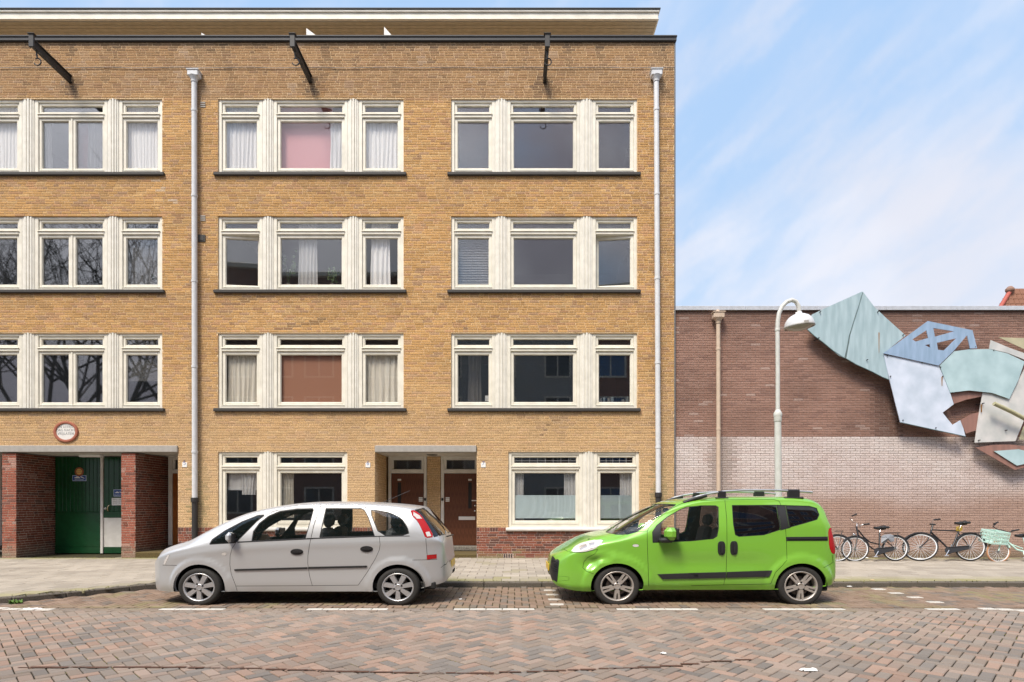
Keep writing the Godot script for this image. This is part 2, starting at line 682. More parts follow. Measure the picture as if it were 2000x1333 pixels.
func shell_of(st: SurfaceTool, x0: float, x1: float, y0: float, y1: float, z0: float, z1: float, gaps: Array) -> void:   # wall boxes round the gaps
	var ys := [y0, y1]
	for g in gaps:
		for y in [g.position.y, g.end.y]:
			if y > y0 and y < y1 and not ys.has(y):
				ys.append(y)
	ys.sort()
	for k in ys.size() - 1:
		var yc: float = (ys[k] + ys[k + 1]) / 2.0
		var spans := [[x0, x1]]
		for g in gaps:
			if yc < g.position.y or yc > g.end.y:
				continue
			var cut := []
			for s in spans:
				if g.end.x <= s[0] or g.position.x >= s[1]:
					cut.append(s)
					continue
				if g.position.x > s[0]:
					cut.append([s[0], g.position.x])
				if g.end.x < s[1]:
					cut.append([g.end.x, s[1]])
			spans = cut
		for s in spans:
			box(st, Vector3(s[0], ys[k], z0), Vector3(s[1], ys[k + 1], z1))


func gap(x0: float, x1: float, y0: float, y1: float) -> Rect2:   # a gap of the facade, in survey units
	return Rect2(fx(x0), fy(y1), fx(x1) - fx(x0), fy(y0) - fy(y1))


func pleats(st: SurfaceTool, x0: float, x1: float, y0: float, y1: float, z: float, n: int, amp := 0.035, gather := 0.0) -> void:   # a hanging cloth; gather draws its middle together
	var cols := n * 8
	var rows := 10
	var ph := rng.randf() * 6.0
	var pt := func(i: int, j: int) -> Vector3:
		var u := float(i) / cols
		var v := float(j) / rows
		var w := u + 0.012 * sin(u * 23.0 + ph)
		var squeeze := 1.0 - gather * sin(v * PI * 0.5)
		var xm := (x0 + x1) / 2.0
		var a := w * n * TAU
		return Vector3(xm + (lerpf(x0, x1, u) - xm) * squeeze + 0.01 * sin(v * 5.0 + u * 9.0), lerpf(y1, y0, v), z + amp * sin(a + 0.5 * sin(v * 4.0 + ph)) * (0.45 + 0.55 * v) + 0.3 * amp * sin(a * 2.3 + ph))
	for i in cols:
		for j in rows:
			var p := [pt.call(i, j + 1), pt.call(i + 1, j + 1), pt.call(i + 1, j), pt.call(i, j)]
			var n2 := []
			for e in [[i, j + 1], [i + 1, j + 1], [i + 1, j], [i, j]]:
				var dx: Vector3 = pt.call(e[0] + 1, e[1]) - pt.call(e[0] - 1, e[1])
				var dy: Vector3 = pt.call(e[0], e[1] - 1) - pt.call(e[0], e[1] + 1)
				n2.append(dx.cross(dy).normalized())
			smooth_quad(st, p, n2)


func sash_at(parent: Node, x0: float, x1: float, y0: float, y1: float, rail: float, called: String, swing := 0.0, leads := 0, layers := 2) -> void:
	# a sash with its pane; world x and y; swing opens it inwards about its left edge (or right edge when negative)
	var w := x1 - x0
	var h := y1 - y0
	var st := begin()
	var off := -w if swing < 0 else 0.0
	for b in [[0.0, rail, 0.0, h], [w - rail, w, 0.0, h], [rail, w - rail, 0.0, rail], [rail, w - rail, h - rail, h]]:
		box(st, Vector3(off + b[0], b[2], -0.07), Vector3(off + b[1], b[3], 0.0), 0.006)
	for b in [[rail, rail + 0.012, rail, h - rail], [w - rail - 0.012, w - rail, rail, h - rail], [rail, w - rail, rail, rail + 0.012], [rail, w - rail, h - rail - 0.012, h - rail]]:
		box(st, Vector3(off + b[0], b[2], -0.052), Vector3(off + b[1], b[3], -0.022), 0.004)
	var t := Transform3D(Basis(Vector3.UP, swing), Vector3(x1 if swing < 0 else x0, y0, -0.072))
	var o := obj(called, st, M.cream, parent)
	o.transform = t
	st = begin()
	box(st, Vector3(off + rail - 0.01, rail - 0.01, -0.046), Vector3(off + w - rail + 0.01, h - rail + 0.01, -0.04))
	for k in layers - 1:  # one extra sheet is double glazing; further ones are added for brighter reflections
		box(st, Vector3(off + rail - 0.01, rail - 0.01, -0.056 - 0.01 * k), Vector3(off + w - rail + 0.01, h - rail + 0.01, -0.05 - 0.01 * k))
	var p := obj("pane", st, M.pane, parent)
	p.transform = t
	if leads > 0:
		st = begin()
		for k in leads:
			var x := off + rail + (w - 2 * rail) * (k + 1) / (leads + 1)
			box(st, Vector3(x - 0.004, rail, -0.039), Vector3(x + 0.004, h - rail, -0.033))
		box(st, Vector3(off + rail, h * 0.45, -0.0385), Vector3(off + w - rail, h * 0.45 + 0.007, -0.0335))
		var l := obj("leading", st, M.lead, parent)
		l.transform = t


func window_at(building: Node, x0: float, x1: float, y0: float, y1: float, swing := 0.0, casements := 1, leads := 0, layers := 2) -> void:   # survey units
	var a := fx(x0)
	var b := fx(x1)
	var top := fy(y0)
	var low := fy(y1)
	var j := 0.085
	var st := begin()
	box(st, Vector3(a, low, -0.2), Vector3(a + j, top, -0.04), 0.008)
	box(st, Vector3(b - j, low, -0.2), Vector3(b, top, -0.04), 0.008)
	box(st, Vector3(a + j, top - 0.07, -0.2), Vector3(b - j, top, -0.042), 0.008)
	box(st, Vector3(a + j, low, -0.2), Vector3(b - j, low + 0.075, -0.042), 0.008)
	var bar := fy(y0 + 27)
	box(st, Vector3(a + j, bar - 0.105, -0.2), Vector3(b - j, bar, -0.035), 0.012)
	box(st, Vector3(a + j - 0.02, bar - 0.035, -0.035), Vector3(b - j + 0.02, bar - 0.005, -0.012), 0.01)
	box(st, Vector3(a + j, low + 0.075, -0.06), Vector3(b - j, low + 0.09, -0.03), 0.005)
	var win := obj("window", st, M.cream, building)
	sash_at(win, a + j + 0.002, b - j - 0.002, bar + 0.002, top - 0.072, 0.06, "transom_light", 0.0, leads, layers)
	var y := low + 0.092
	if casements == 1:
		sash_at(win, a + j + 0.002, b - j - 0.002, y, bar - 0.107, 0.075, "sash", swing, 0, layers)
	else:
		var m := (a + b) / 2.0
		st = begin()
		box(st, Vector3(m - 0.025, low + 0.077, -0.19), Vector3(m + 0.025, bar - 0.105, -0.055), 0.008)
		obj("mullion", st, M.cream, win)
		sash_at(win, a + j + 0.002, m - 0.027, y, bar - 0.107, 0.065, "sash", 0.0, 0, layers)
		sash_at(win, m + 0.027, b - j - 0.002, y, bar - 0.107, 0.065, "sash", 0.0, 0, layers)


func pilaster_at(building: Node, x0: float, x1: float, y0: float, y1: float) -> void:
	var a := fx(x0)
	var w := fx(x1) - a
	var prof := [0.0, -0.045, 0.07, -0.045, 0.07, -0.03, 0.2, -0.03, 0.22, -0.012, 0.36, -0.012, 0.38, -0.03, 0.44, -0.03, 0.46, -0.004, 0.6, -0.004, 0.62, -0.03, 0.66, -0.03, 0.68, -0.012, 0.8, -0.012, 0.82, -0.03, 0.93, -0.03, 0.93, -0.045, 1.0, -0.045]
	var lo := fy(y1)
	var hi := fy(y0) + 0.012
	var st := begin()
	for k in range(0, prof.size() - 2, 2):
		var p := Vector3(a + w * prof[k], lo, prof[k + 1])
		var q := Vector3(a + w * prof[k + 2], lo, prof[k + 3])
		quad(st, p, q, Vector3(q.x, hi, q.z), Vector3(p.x, hi, p.z))
		quad(st, Vector3(p.x, hi, p.z), Vector3(q.x, hi, q.z), Vector3(q.x, hi, -0.25), Vector3(p.x, hi, -0.25))
	quad(st, Vector3(a, lo, -0.25), Vector3(a, lo, -0.05), Vector3(a, hi, -0.05), Vector3(a, hi, -0.25))
	quad(st, Vector3(a + w, lo, -0.05), Vector3(a + w, lo, -0.25), Vector3(a + w, hi, -0.25), Vector3(a + w, hi, -0.05))
	obj("pilaster", st, M.pilaster, building)


func room_at(building: Node, x0: float, x1: float, y0: float, y1: float, m: Material, deep := 4.2) -> void:
	var a := Vector3(fx(x0) - 0.25, fy(y1) - 0.75, -0.32 - deep)
	var b := Vector3(fx(x1) + 0.25, fy(y0) + 0.28, -0.32)
	var st := begin()
	quad(st, Vector3(a.x, a.y, a.z), Vector3(b.x, a.y, a.z), Vector3(b.x, b.y, a.z), Vector3(a.x, b.y, a.z))
	quad(st, Vector3(a.x, a.y, b.z), Vector3(a.x, a.y, a.z), Vector3(a.x, b.y, a.z), Vector3(a.x, b.y, b.z))
	quad(st, Vector3(b.x, a.y, a.z), Vector3(b.x, a.y, b.z), Vector3(b.x, b.y, b.z), Vector3(b.x, b.y, a.z))
	quad(st, Vector3(a.x, a.y, b.z), Vector3(b.x, a.y, b.z), Vector3(b.x, a.y, a.z), Vector3(a.x, a.y, a.z))
	quad(st, Vector3(a.x, b.y, a.z), Vector3(b.x, b.y, a.z), Vector3(b.x, b.y, b.z), Vector3(a.x, b.y, b.z))
	obj("room", st, m, building)


func downpipe(building: Node, x0: float, x1: float, y0: float, y1: float, m: Material, foot_at := 0.0, wide := 10.0) -> void:   # survey units; from (x0, y0) down to (x1, y1)
	var z := 0.1
	var top := at(x0, y0, z)
	var low := at(x1, y1, z)
	var r := wide / 150.0
	var pipe := node("downpipe", building)
	var st := begin()
	hull(st, Transform3D(Basis(), top + Vector3(0, -0.07, 0)), Vector3(0.28, 0.14, 0.19), 0.015)
	hull(st, Transform3D(Basis(), top + Vector3(0, 0.012, 0)), Vector3(0.32, 0.03, 0.22), 0.008)
	tube(st, [top + Vector3(0, 0.0, -0.02), top + Vector3(0, 0.09, -0.03)], 0.045, 10)
	lathe(st, Transform3D(Basis(), top), [Vector2(0.13, -0.13), Vector2(r + 0.012, -0.2), Vector2(r + 0.012, -0.27)], 16)
	obj("hopper", st, m, pipe)
	var cut := low
	if foot_at > 0.0:
		cut = at(x1, foot_at, z)
	st = begin()
	tube(st, [top + Vector3(0, -0.2, 0), cut], r, 14)
	obj("pipe", st, m, pipe)
	if foot_at > 0.0:
		st = begin()
		tube(st, [cut + Vector3(0, 0.03, 0), cut + Vector3(0, -0.08, 0), cut + Vector3(0, -0.081, 0), low], [r + 0.025, r + 0.025, r + 0.005, r + 0.005], 14)
		obj("foot_pipe", st, M.iron, pipe)
	var n := 5 if top.y - low.y > 8 else 3
	for k in n:
		var p := top.lerp(cut, (k + 0.45) / n)
		st = begin()
		lathe(st, Transform3D(Basis(), p), [Vector2(r, -0.03), Vector2(r + 0.01, -0.028), Vector2(r + 0.01, 0.028), Vector2(r, 0.03)], 14, true)
		box(st, p + Vector3(-0.015, -0.02, -0.12), p + Vector3(0.015, 0.02, -r))
		obj("bracket", st, m, pipe)


func hoist_beam(building: Node, px: float, tip: float) -> void:
	var b := node("hoist_beam", building)
	var root_ := at(px, 155, 0.0)
	var st := begin()
	var x := root_.x
	var y := root_.y
	var long := 1.18
	box(st, Vector3(x - 0.045, y - 0.1, -0.05), Vector3(x + 0.045, y - 0.075, long), 0.004)
	box(st, Vector3(x - 0.045, y + 0.075, -0.05), Vector3(x + 0.045, y + 0.1, long), 0.004)
	box(st, Vector3(x - 0.012, y - 0.075, -0.05), Vector3(x + 0.012, y + 0.075, long - 0.01))
	obj("beam", st, M.iron, b)
	st = begin()
	box(st, Vector3(x - 0.06, y - 0.12, long), Vector3(x + 0.06, y + 0.18, long + 0.05), 0.008)
	box(st, Vector3(x - 0.085, y + 0.18, long - 0.02), Vector3(x + 0.085, y + 0.2, long + 0.07), 0.005)
	obj("end_plate", st, M.iron, b)
	st = begin()
	var pts := []
	for k in 13:
		var a := -0.6 + k * 0.42
		pts.append(Vector3(x + 0.085 * sin(a) + 0.02, y - 0.36 - 0.085 * cos(a) * -1.0, long - 0.12))
	tube(st, [Vector3(x, y - 0.11, long - 0.12), Vector3(x, y - 0.2, long - 0.12), Vector3(x + 0.02, y - 0.28, long - 0.12)], 0.018, 8)
	tube(st, pts, 0.014, 8)
	obj("hook", st, M.iron, b)


func build_apartments() -> Node3D:
	var b := thing("apartment_building", "four-storey yellow brick apartment building with cream triple windows and grey downpipes", "building")
	var x_left := -520.0
	var x_right := 1317.0
	var bays := [[[-46, 40], [65, 207], [230, 316]], [[425, 511], [533, 678], [700, 788]], [[881, 967], [991, 1133], [1158, 1245]]]
	var floors := [[193, 338], [422, 567], [651, 798]]
	var ground_bays := [[[425, 511], [533, 678]], [[993, 1138], [1161, 1249]]]
	var gaps := []
	for bay in bays:
		for f in floors:
			gaps.append(gap(bay[0][0], bay[2][1], f[0], f[1] + 5))
	for bay in ground_bays:
		gaps.append(gap(bay[0][0], bay[1][1], 883, 1036))
	var porch_l := gap(-90, 347, 872, 1100)
	var porch_r := gap(732, 931, 871, 1100)
	gaps.append(porch_l)
	gaps.append(porch_r)
	var base := 0.05
	var top := fy(80)
	# the wall behind the bricks: mortar shows in the joints
	var st := begin()
	shell_of(st, fx(x_left), fx(x_right), fy(1031), top, -0.3, -0.006, gaps)
	obj("wall", st, M.mortar, b)
	for run in [[x_left, -90], [347, 732], [931, x_right]]:
		st = begin()
		shell_of(st, fx(run[0]), fx(run[1]), base, fy(1031), -0.3, -0.005, gaps)
		obj("plinth", st, M.red_mortar, b)
	# bricks of the facade
	var local := []
	for g in gaps:
		local.append(Rect2(g.position.x - fx(x_left), g.position.y, g.size.x, g.size.y))
	var out := [[], []]
	var face := Transform3D(Basis(), Vector3(fx(x_left), 0, 0))
	lay(face, fx(x_right) - fx(x_left), fy(1031), top, local, yellow_brick, out)
	var jamb := Transform3D(Basis(Vector3(0, 0, -1), Vector3.UP, Vector3(1, 0, 0)), Vector3(fx(732), 0, 0.0))
	lay(jamb, 1.37, fy(1085), fy(884), [], yellow_brick, out)
	var pier := Transform3D(Basis(), at(834, 985, -1.33))
	pier.origin.y = 0
	lay(pier, at(860, 985, -1.33).x - pier.origin.x, 0.2, fy(884), [], yellow_brick, out)
	var mesh := brick_mesh(Vector3(0.236, 0.0535, 0.05), 0.005)
	pieces("brick", "brick_courses", mesh, M.brick, out[0], out[1], b, Vector3(fx(960), fy(930), 0))
	st = begin()
	box(st, Vector3(fx(732) - 0.25, base, -1.75), Vector3(fx(732) - 0.006, fy(884), -0.3))
	box(st, Vector3(pier.origin.x, base, -1.7), Vector3(at(860, 985, -1.33).x, fy(884), -1.336))
	box(st, Vector3(fx(931) + 0.002, base, -1.75), Vector3(fx(931) + 0.3, fy(884), -0.3))
	obj("porch_wall", st, M.mortar, b)
	# red plinth: soldiers on top of stretcher courses
	out = [[], []]
	var plinth_runs := [[347, 732], [931, x_right], [x_left, -90]]
	for run in plinth_runs:
		var f := Transform3D(Basis(), Vector3(fx(run[0]), 0, 0))
		var length: float = fx(run[1]) - fx(run[0])
		var holes := []
		for g in [gap(422, 682, 883, 1039), gap(990, 1252, 883, 1039), gap(983, 1003, 1082.5, 1091)]:
			holes.append(Rect2(g.position.x - fx(run[0]), g.position.y, g.size.x, g.size.y))
		lay(f, length, 0.1, fy(1039), holes, red_brick, out)
		var marks := [run[0]] + ([425, 678] if run[0] == 347 else [993, 1249] if run[0] == 931 else []) + [run[1]]
		for k in range(0, marks.size(), 2):
			if marks[k + 1] - marks[k] > 4:
				soldiers(Transform3D(Basis(), Vector3(fx(marks[k]), 0, 0)), fx(marks[k + 1]) - fx(marks[k]), fy(1039), fy(1031), red_brick, out)
	pieces("plinth_brick", "plinth_courses", mesh, M.brick, out[0], out[1], b, Vector3(fx(1000), fy(1060), 0), 200)
	st = begin()
	for k in 4:
		box(st, Vector3(fx(984.2 + k * 4.6), fy(1090), -0.04), Vector3(fx(986.3 + k * 4.6), fy(1083), -0.002))
	obj("air_vent", st, M.black, b)
	# porch pillars of red brick
	out = [[], []]
	var pillar_top := fy(885.5)
	var pillar_mortar := grained(mat(Color(0.46, 0.36, 0.29), 0.95), M.brick.albedo_texture, 2.0)
	for p in [[3, 31], [236, 264]]:
		st = begin()
		var a := fx(p[0])
		var c := fx(p[1])
		box(st, Vector3(a + 0.004, base, -1.5), Vector3(c - 0.004, pillar_top, -0.005))
		lay(Transform3D(Basis(), Vector3(a, 0, 0.0)), c - a, 0.1, pillar_top, [], pillar_brick, out)
		lay(Transform3D(Basis(Vector3(0, 0, -1), Vector3.UP, Vector3.RIGHT), Vector3(c, 0, 0)), 1.5, 0.1, pillar_top, [], shaded_pillar_brick, out)
		lay(Transform3D(Basis(Vector3(0, 0, 1), Vector3.UP, Vector3.LEFT), Vector3(a, 0, -1.5)), 1.5, 0.1, pillar_top, [], shaded_pillar_brick, out)
		obj("pillar", st, pillar_mortar, b)
	pieces("pillar_brick", "pillar_courses", mesh, M.brick, out[0], out[1], b, Vector3(fx(250), fy(1000), 0), 240)
	# lintels, porch ceilings, doors
	st = begin()
	box(st, Vector3(fx(-90), fy(884), -0.3), Vector3(fx(347.5), fy(871), 0.05), 0.012)
	obj("lintel", st, M.concrete, b)
	st = begin()
	box(st, Vector3(fx(732.5), fy(884), -0.3), Vector3(fx(930.5), fy(871), 0.05), 0.012)
	obj("lintel", st, M.concrete, b)
	st = begin()
	box(st, Vector3(fx(-90), fy(884) + 0.002, -1.9), Vector3(fx(347), fy(884) + 0.1, -0.3))
	box(st, Vector3(fx(732), fy(884) + 0.002, -1.9), Vector3(fx(931), fy(884) + 0.1, -0.3))
	obj("porch_ceiling", st, M.white, b)
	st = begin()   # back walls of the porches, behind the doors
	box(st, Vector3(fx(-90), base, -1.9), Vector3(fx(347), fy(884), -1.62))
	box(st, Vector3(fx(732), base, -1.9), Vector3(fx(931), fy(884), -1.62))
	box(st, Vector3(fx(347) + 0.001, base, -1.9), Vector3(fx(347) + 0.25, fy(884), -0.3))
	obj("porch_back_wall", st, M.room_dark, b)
	build_gate(b)
	for d in [[758, 763.5, 827.5, 833, true], [861, 867, 932, 938, false]]:
		front_door(b, d[0], d[1], d[2], d[3], -1.33, M.door, d[4])
	front_door(b, 327.5, 335.5, 398, 404, -1.3, M.orange_door, true)
	front_door(b, -70, -62, -6, 2, -1.3, M.orange_door, false)
	st = begin()   # steps
	box(st, Vector3(fx(732), 0.02, -1.7), Vector3(fx(931), fy(1083), 0.02), 0.02)
	obj("step", st, M.mossy, b)
	st = begin()
	box(st, Vector3(fx(732) + 0.01, fy(1083), -1.7), Vector3(fx(931) - 0.01, fy(1083) + 0.13, -0.95), 0.02)
	obj("step", st, M.stone, b)
	st = begin()
	box(st, Vector3(fx(264), 0.02, -1.7), Vector3(fx(347), fy(1079), 0.02), 0.02)
	obj("step", st, M.mossy, b)
	# windows
	for i in 3:
		for j in 3:
			var bay: Array = bays[i]
			var f: Array = floors[j]
			for k in 3:
				var swing := 0.0
				if i == 1 and j == 1 and k == 0:
					swing = 0.1
				if i == 2 and j == 1 and k == 2:
					swing = -0.12
				window_at(b, bay[k][0], bay[k][1], f[0], f[1], swing, 2 if i == 0 and k == 1 else 1, 0, 1 if (j == 0 and i < 2 and k != 1) or (i == 1 and j != 1) or (i == 1 and k == 2) else 4 if i == 0 else 3 if i != 1 else 2)
			for k in 2:
				pilaster_at(b, bay[k][1], bay[k + 1][0], f[0], f[1])
			st = begin()
			box(st, Vector3(fx(bay[0][0] - 7), fy(f[1] + 6.5), -0.2), Vector3(fx(bay[2][1] + 6), fy(f[1]) - 0.001, 0.07), 0.015)
			obj("window_sill", st, M.sill, b)
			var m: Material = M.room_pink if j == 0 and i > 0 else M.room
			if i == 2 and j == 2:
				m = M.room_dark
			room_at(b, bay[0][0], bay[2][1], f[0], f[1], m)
	for i in 2:
		var g: Array = ground_bays[i]
		window_at(b, g[0][0], g[0][1], 883, 1031, 0.0, 1, 7 if i == 1 else 0)
		window_at(b, g[1][0], g[1][1], 883, 1031, 0.0, 1, 4 if i == 1 else 0)
		pilaster_at(b, g[0][1], g[1][0], 883, 1031)
		st = begin()
		box(st, Vector3(fx(g[0][0] - 5), fy(1037.5), -0.2), Vector3(fx(g[1][1] + 4), fy(1031) - 0.001, 0.08), 0.02)
		obj("window_sill", st, M.white, b)
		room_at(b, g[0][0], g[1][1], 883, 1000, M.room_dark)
	# parapet coping, penthouse with overhanging roof, terrace screens
	st = begin()
	box(st, Vector3(fx(x_left), fy(82.5), -0.35), Vector3(fx(x_right) + 0.05, fy(76), 0.06), 0.01)
	box(st, Vector3(fx(x_left), fy(76), -0.35), Vector3(fx(x_right) + 0.06, fy(72.5), 0.08), 0.01)
	obj("coping", st, M.coping, b)
	st = begin()
	box(st, Vector3(fx(x_right), base, -0.3), Vector3(fx(x_right) + 0.035, fy(84), 0.012), 0.004)
	obj("edge_flashing", st, grained(mat(Color(0.16, 0.16, 0.165), 0.5), M.zinc.albedo_texture, 3.0), b)
	var zf := -0.5
	var l := at(-700, 0, zf).x
	var r := at(1286, 0, zf).x
	st = begin()
	box(st, Vector3(l, at(0, 37.5, zf).y, -3.6), Vector3(r, at(0, 25, zf).y, zf), 0.01)
	box(st, Vector3(l, at(0, 25, zf).y, -3.62), Vector3(r + 0.03, at(0, 20.5, zf).y, zf + 0.035), 0.01)
	box(st, Vector3(l, at(0, 38.5, zf).y, -3.5), Vector3(r + 0.01, at(0, 36.5, zf).y, zf + 0.02), 0.006)
	obj("roof_fascia", st, M.cream, b)
	st = begin()
	box(st, Vector3(l, at(0, 20.4, zf).y, -3.65), Vector3(r + 0.05, at(0, 18, zf).y, zf + 0.06), 0.006)
	obj("roof_edge", st, M.coping, b)
	for k in 14:
		st = begin()
		var y := at(0, 38.5, zf).y
		box(st, Vector3(l, y - 0.016, zf - 0.05 - k * 0.115), Vector3(r - 0.03, y - 0.002, zf - 0.155 - k * 0.115), 0.004)
		obj("soffit_board", st, M.soffit, b)
	st = begin()
	box(st, Vector3(l, fy(84), -3.9), Vector3(r - 0.3, at(0, 38.5, zf).y - 0.02, -2.6))
	obj("penthouse_wall", st, M.white, b)
	for s in [[393, 64, 411], [598, 55, 625], [750, 52, 770]]:
		var frame := outline_at([s[0], s[1], s[2], 75, s[2], 92, s[0], 92], -0.45)
		st = begin()
		slab(st, frame, -0.5, -0.45)
		obj("terrace_screen", st, M.white, b)
	st = begin()
	var run := []
	for k in 41:
		run.append(Vector3(lerpf(fx(x_left), fx(x_right), k / 40.0), fy(133) + 0.012 * sin(k * 2.1), 0.02))
	tube(st, run, 0.007, 6)
	obj("cable", st, M.concrete, b)
	for h in [[137, 68], [606, 575], [1064, 1068]]:
		hoist_beam(b, h[0], h[1])
	downpipe(b, 379, 380, 141, 1062, M.zinc, 975)
	downpipe(b, 1282, 1286, 140, 1062, M.zinc, 965)
	st = begin()
	box(st, Vector3(fx(387), fy(473), -0.01), Vector3(fx(401), fy(459), 0.02), 0.005)
	box(st, Vector3(fx(389.5), fy(470.5), 0.02), Vector3(fx(398.5), fy(461.5), 0.028), 0.003)
	obj("flue_grille", st, M.sill, b)
	for y in [200, 422]:
		st = begin()
		for k in 3:
			box(st, Vector3(fx(391), fy(y + 2 + k * 4), -0.01), Vector3(fx(401), fy(y - 0.7 + k * 4), 0.012), 0.004)
		obj("air_brick", st, M.concrete, b)
	# body of the house behind the facade
	st = begin()
	box(st, Vector3(fx(x_left), base, -9.0), Vector3(fx(x_right) - 0.02, fy(90), -5.2))
	box(st, Vector3(fx(x_right) - 0.3, base, -5.2), Vector3(fx(x_right) - 0.02, fy(90), -0.3))
	box(st, Vector3(fx(x_left), fy(120), -5.2), Vector3(fx(x_right) - 0.3, fy(100), -0.3))
	obj("side_wall", st, M.mortar, b)
	return b


func front_door(b: Node, f0: float, d0: float, d1: float, f1: float, z: float, m: Material, left_slot: bool) -> void:
	var d := node("entrance_door", b)
	var x0 := at(f0, 0, z).x
	var a := at(d0, 0, z).x
	var c := at(d1, 0, z).x
	var x1 := at(f1, 0, z).x
	var top := at(0, 890, z).y
	var head := at(0, 917, z).y
	var leaf_top := at(0, 925, z).y
	var low := at(0, 1066, z).y
	var st := begin()
	box(st, Vector3(x0, low, z - 0.12), Vector3(a, top, z), 0.008)
	box(st, Vector3(c, low, z - 0.12), Vector3(x1, top, z), 0.008)
	box(st, Vector3(a, top - 0.13, z - 0.12), Vector3(c, top, z - 0.002), 0.008)
	box(st, Vector3(a, leaf_top, z - 0.12), Vector3(c, head, z + 0.01), 0.01)
	box(st, Vector3(a, head, z - 0.09), Vector3(a + 0.07, top - 0.13, z - 0.02), 0.006)
	box(st, Vector3(c - 0.07, head, z - 0.09), Vector3(c, top - 0.13, z - 0.02), 0.006)
	obj("frame", st, M.white, d)
	st = begin()
	box(st, Vector3(a + 0.06, head, z - 0.06), Vector3(c - 0.06, top - 0.12, z - 0.054))
	obj("pane", st, M.pane, d)
	st = begin()
	box(st, Vector3(a + 0.004, low, z - 0.09), Vector3(c - 0.004, leaf_top - 0.004, z - 0.03), 0.005)
	obj("leaf", st, m, d)
	st = begin()
	box(st, Vector3(x0, low - 0.13, z - 0.1), Vector3(x1, low - 0.002, z + 0.03), 0.01)
	obj("threshold", st, M.stone, d)
	var w := c - a
	var sx := (a + w * 0.25) if left_slot else (c - w * 0.22)
	st = begin()
	box(st, Vector3(sx - 0.05, leaf_top - 1.0, z - 0.034), Vector3(sx + 0.05, leaf_top - 0.26, z - 0.026), 0.003)
	obj("glass_slot", st, M.black, d)
	st = begin()
	box(st, Vector3(sx - 0.05, leaf_top - 0.21, z - 0.03), Vector3(sx + 0.05, leaf_top - 0.16, z - 0.02), 0.003)
	obj("name_plate", st, M.plate_white, d)
	st = begin()
	var bx := (c - 0.09) if left_slot else (a + 0.1)
	for k in 3:
		box(st, Vector3(bx - 0.055, leaf_top - 0.715 - k * 0.045, z - 0.03), Vector3(bx + 0.055, leaf_top - 0.68 - k * 0.045, z - 0.022), 0.003)
	obj("name_plate", st, M.plate_white, d)
	st = begin()
	var gx := (c + x1) / 2.0 if left_slot else (x0 + a) / 2.0
	box(st, Vector3(gx - 0.03, leaf_top - 0.78, z), Vector3(gx + 0.03, leaf_top - 0.7, z + 0.02), 0.004)
	obj("bell_push", st, M.black, d)
	if not left_slot:
		st = begin()
		box(st, Vector3(c - 0.53, low + 0.72, z - 0.031), Vector3(c - 0.06, low + 0.82, z - 0.018), 0.006)
		obj("letter_slot", st, M.plate_white, d)
		st = begin()
		for y in [low + 0.98, low + 1.13]:
			lathe(st, Transform3D(Basis(Vector3.RIGHT, PI / 2), Vector3(c - 0.06, y, z - 0.03)), [Vector2(0.012, 0.0), Vector2(0.012, 0.03), Vector2(0.03, 0.035), Vector2(0.026, 0.055), Vector2(0.0, 0.06)], 14)
		obj("handle", st, M.chrome, d)
		st = begin()
		box(st, Vector3(c - 0.16, leaf_top - 0.79, z - 0.03), Vector3(c - 0.02, leaf_top - 0.76, z - 0.022), 0.003)
		obj("name_plate", st, M.plate_white, d)


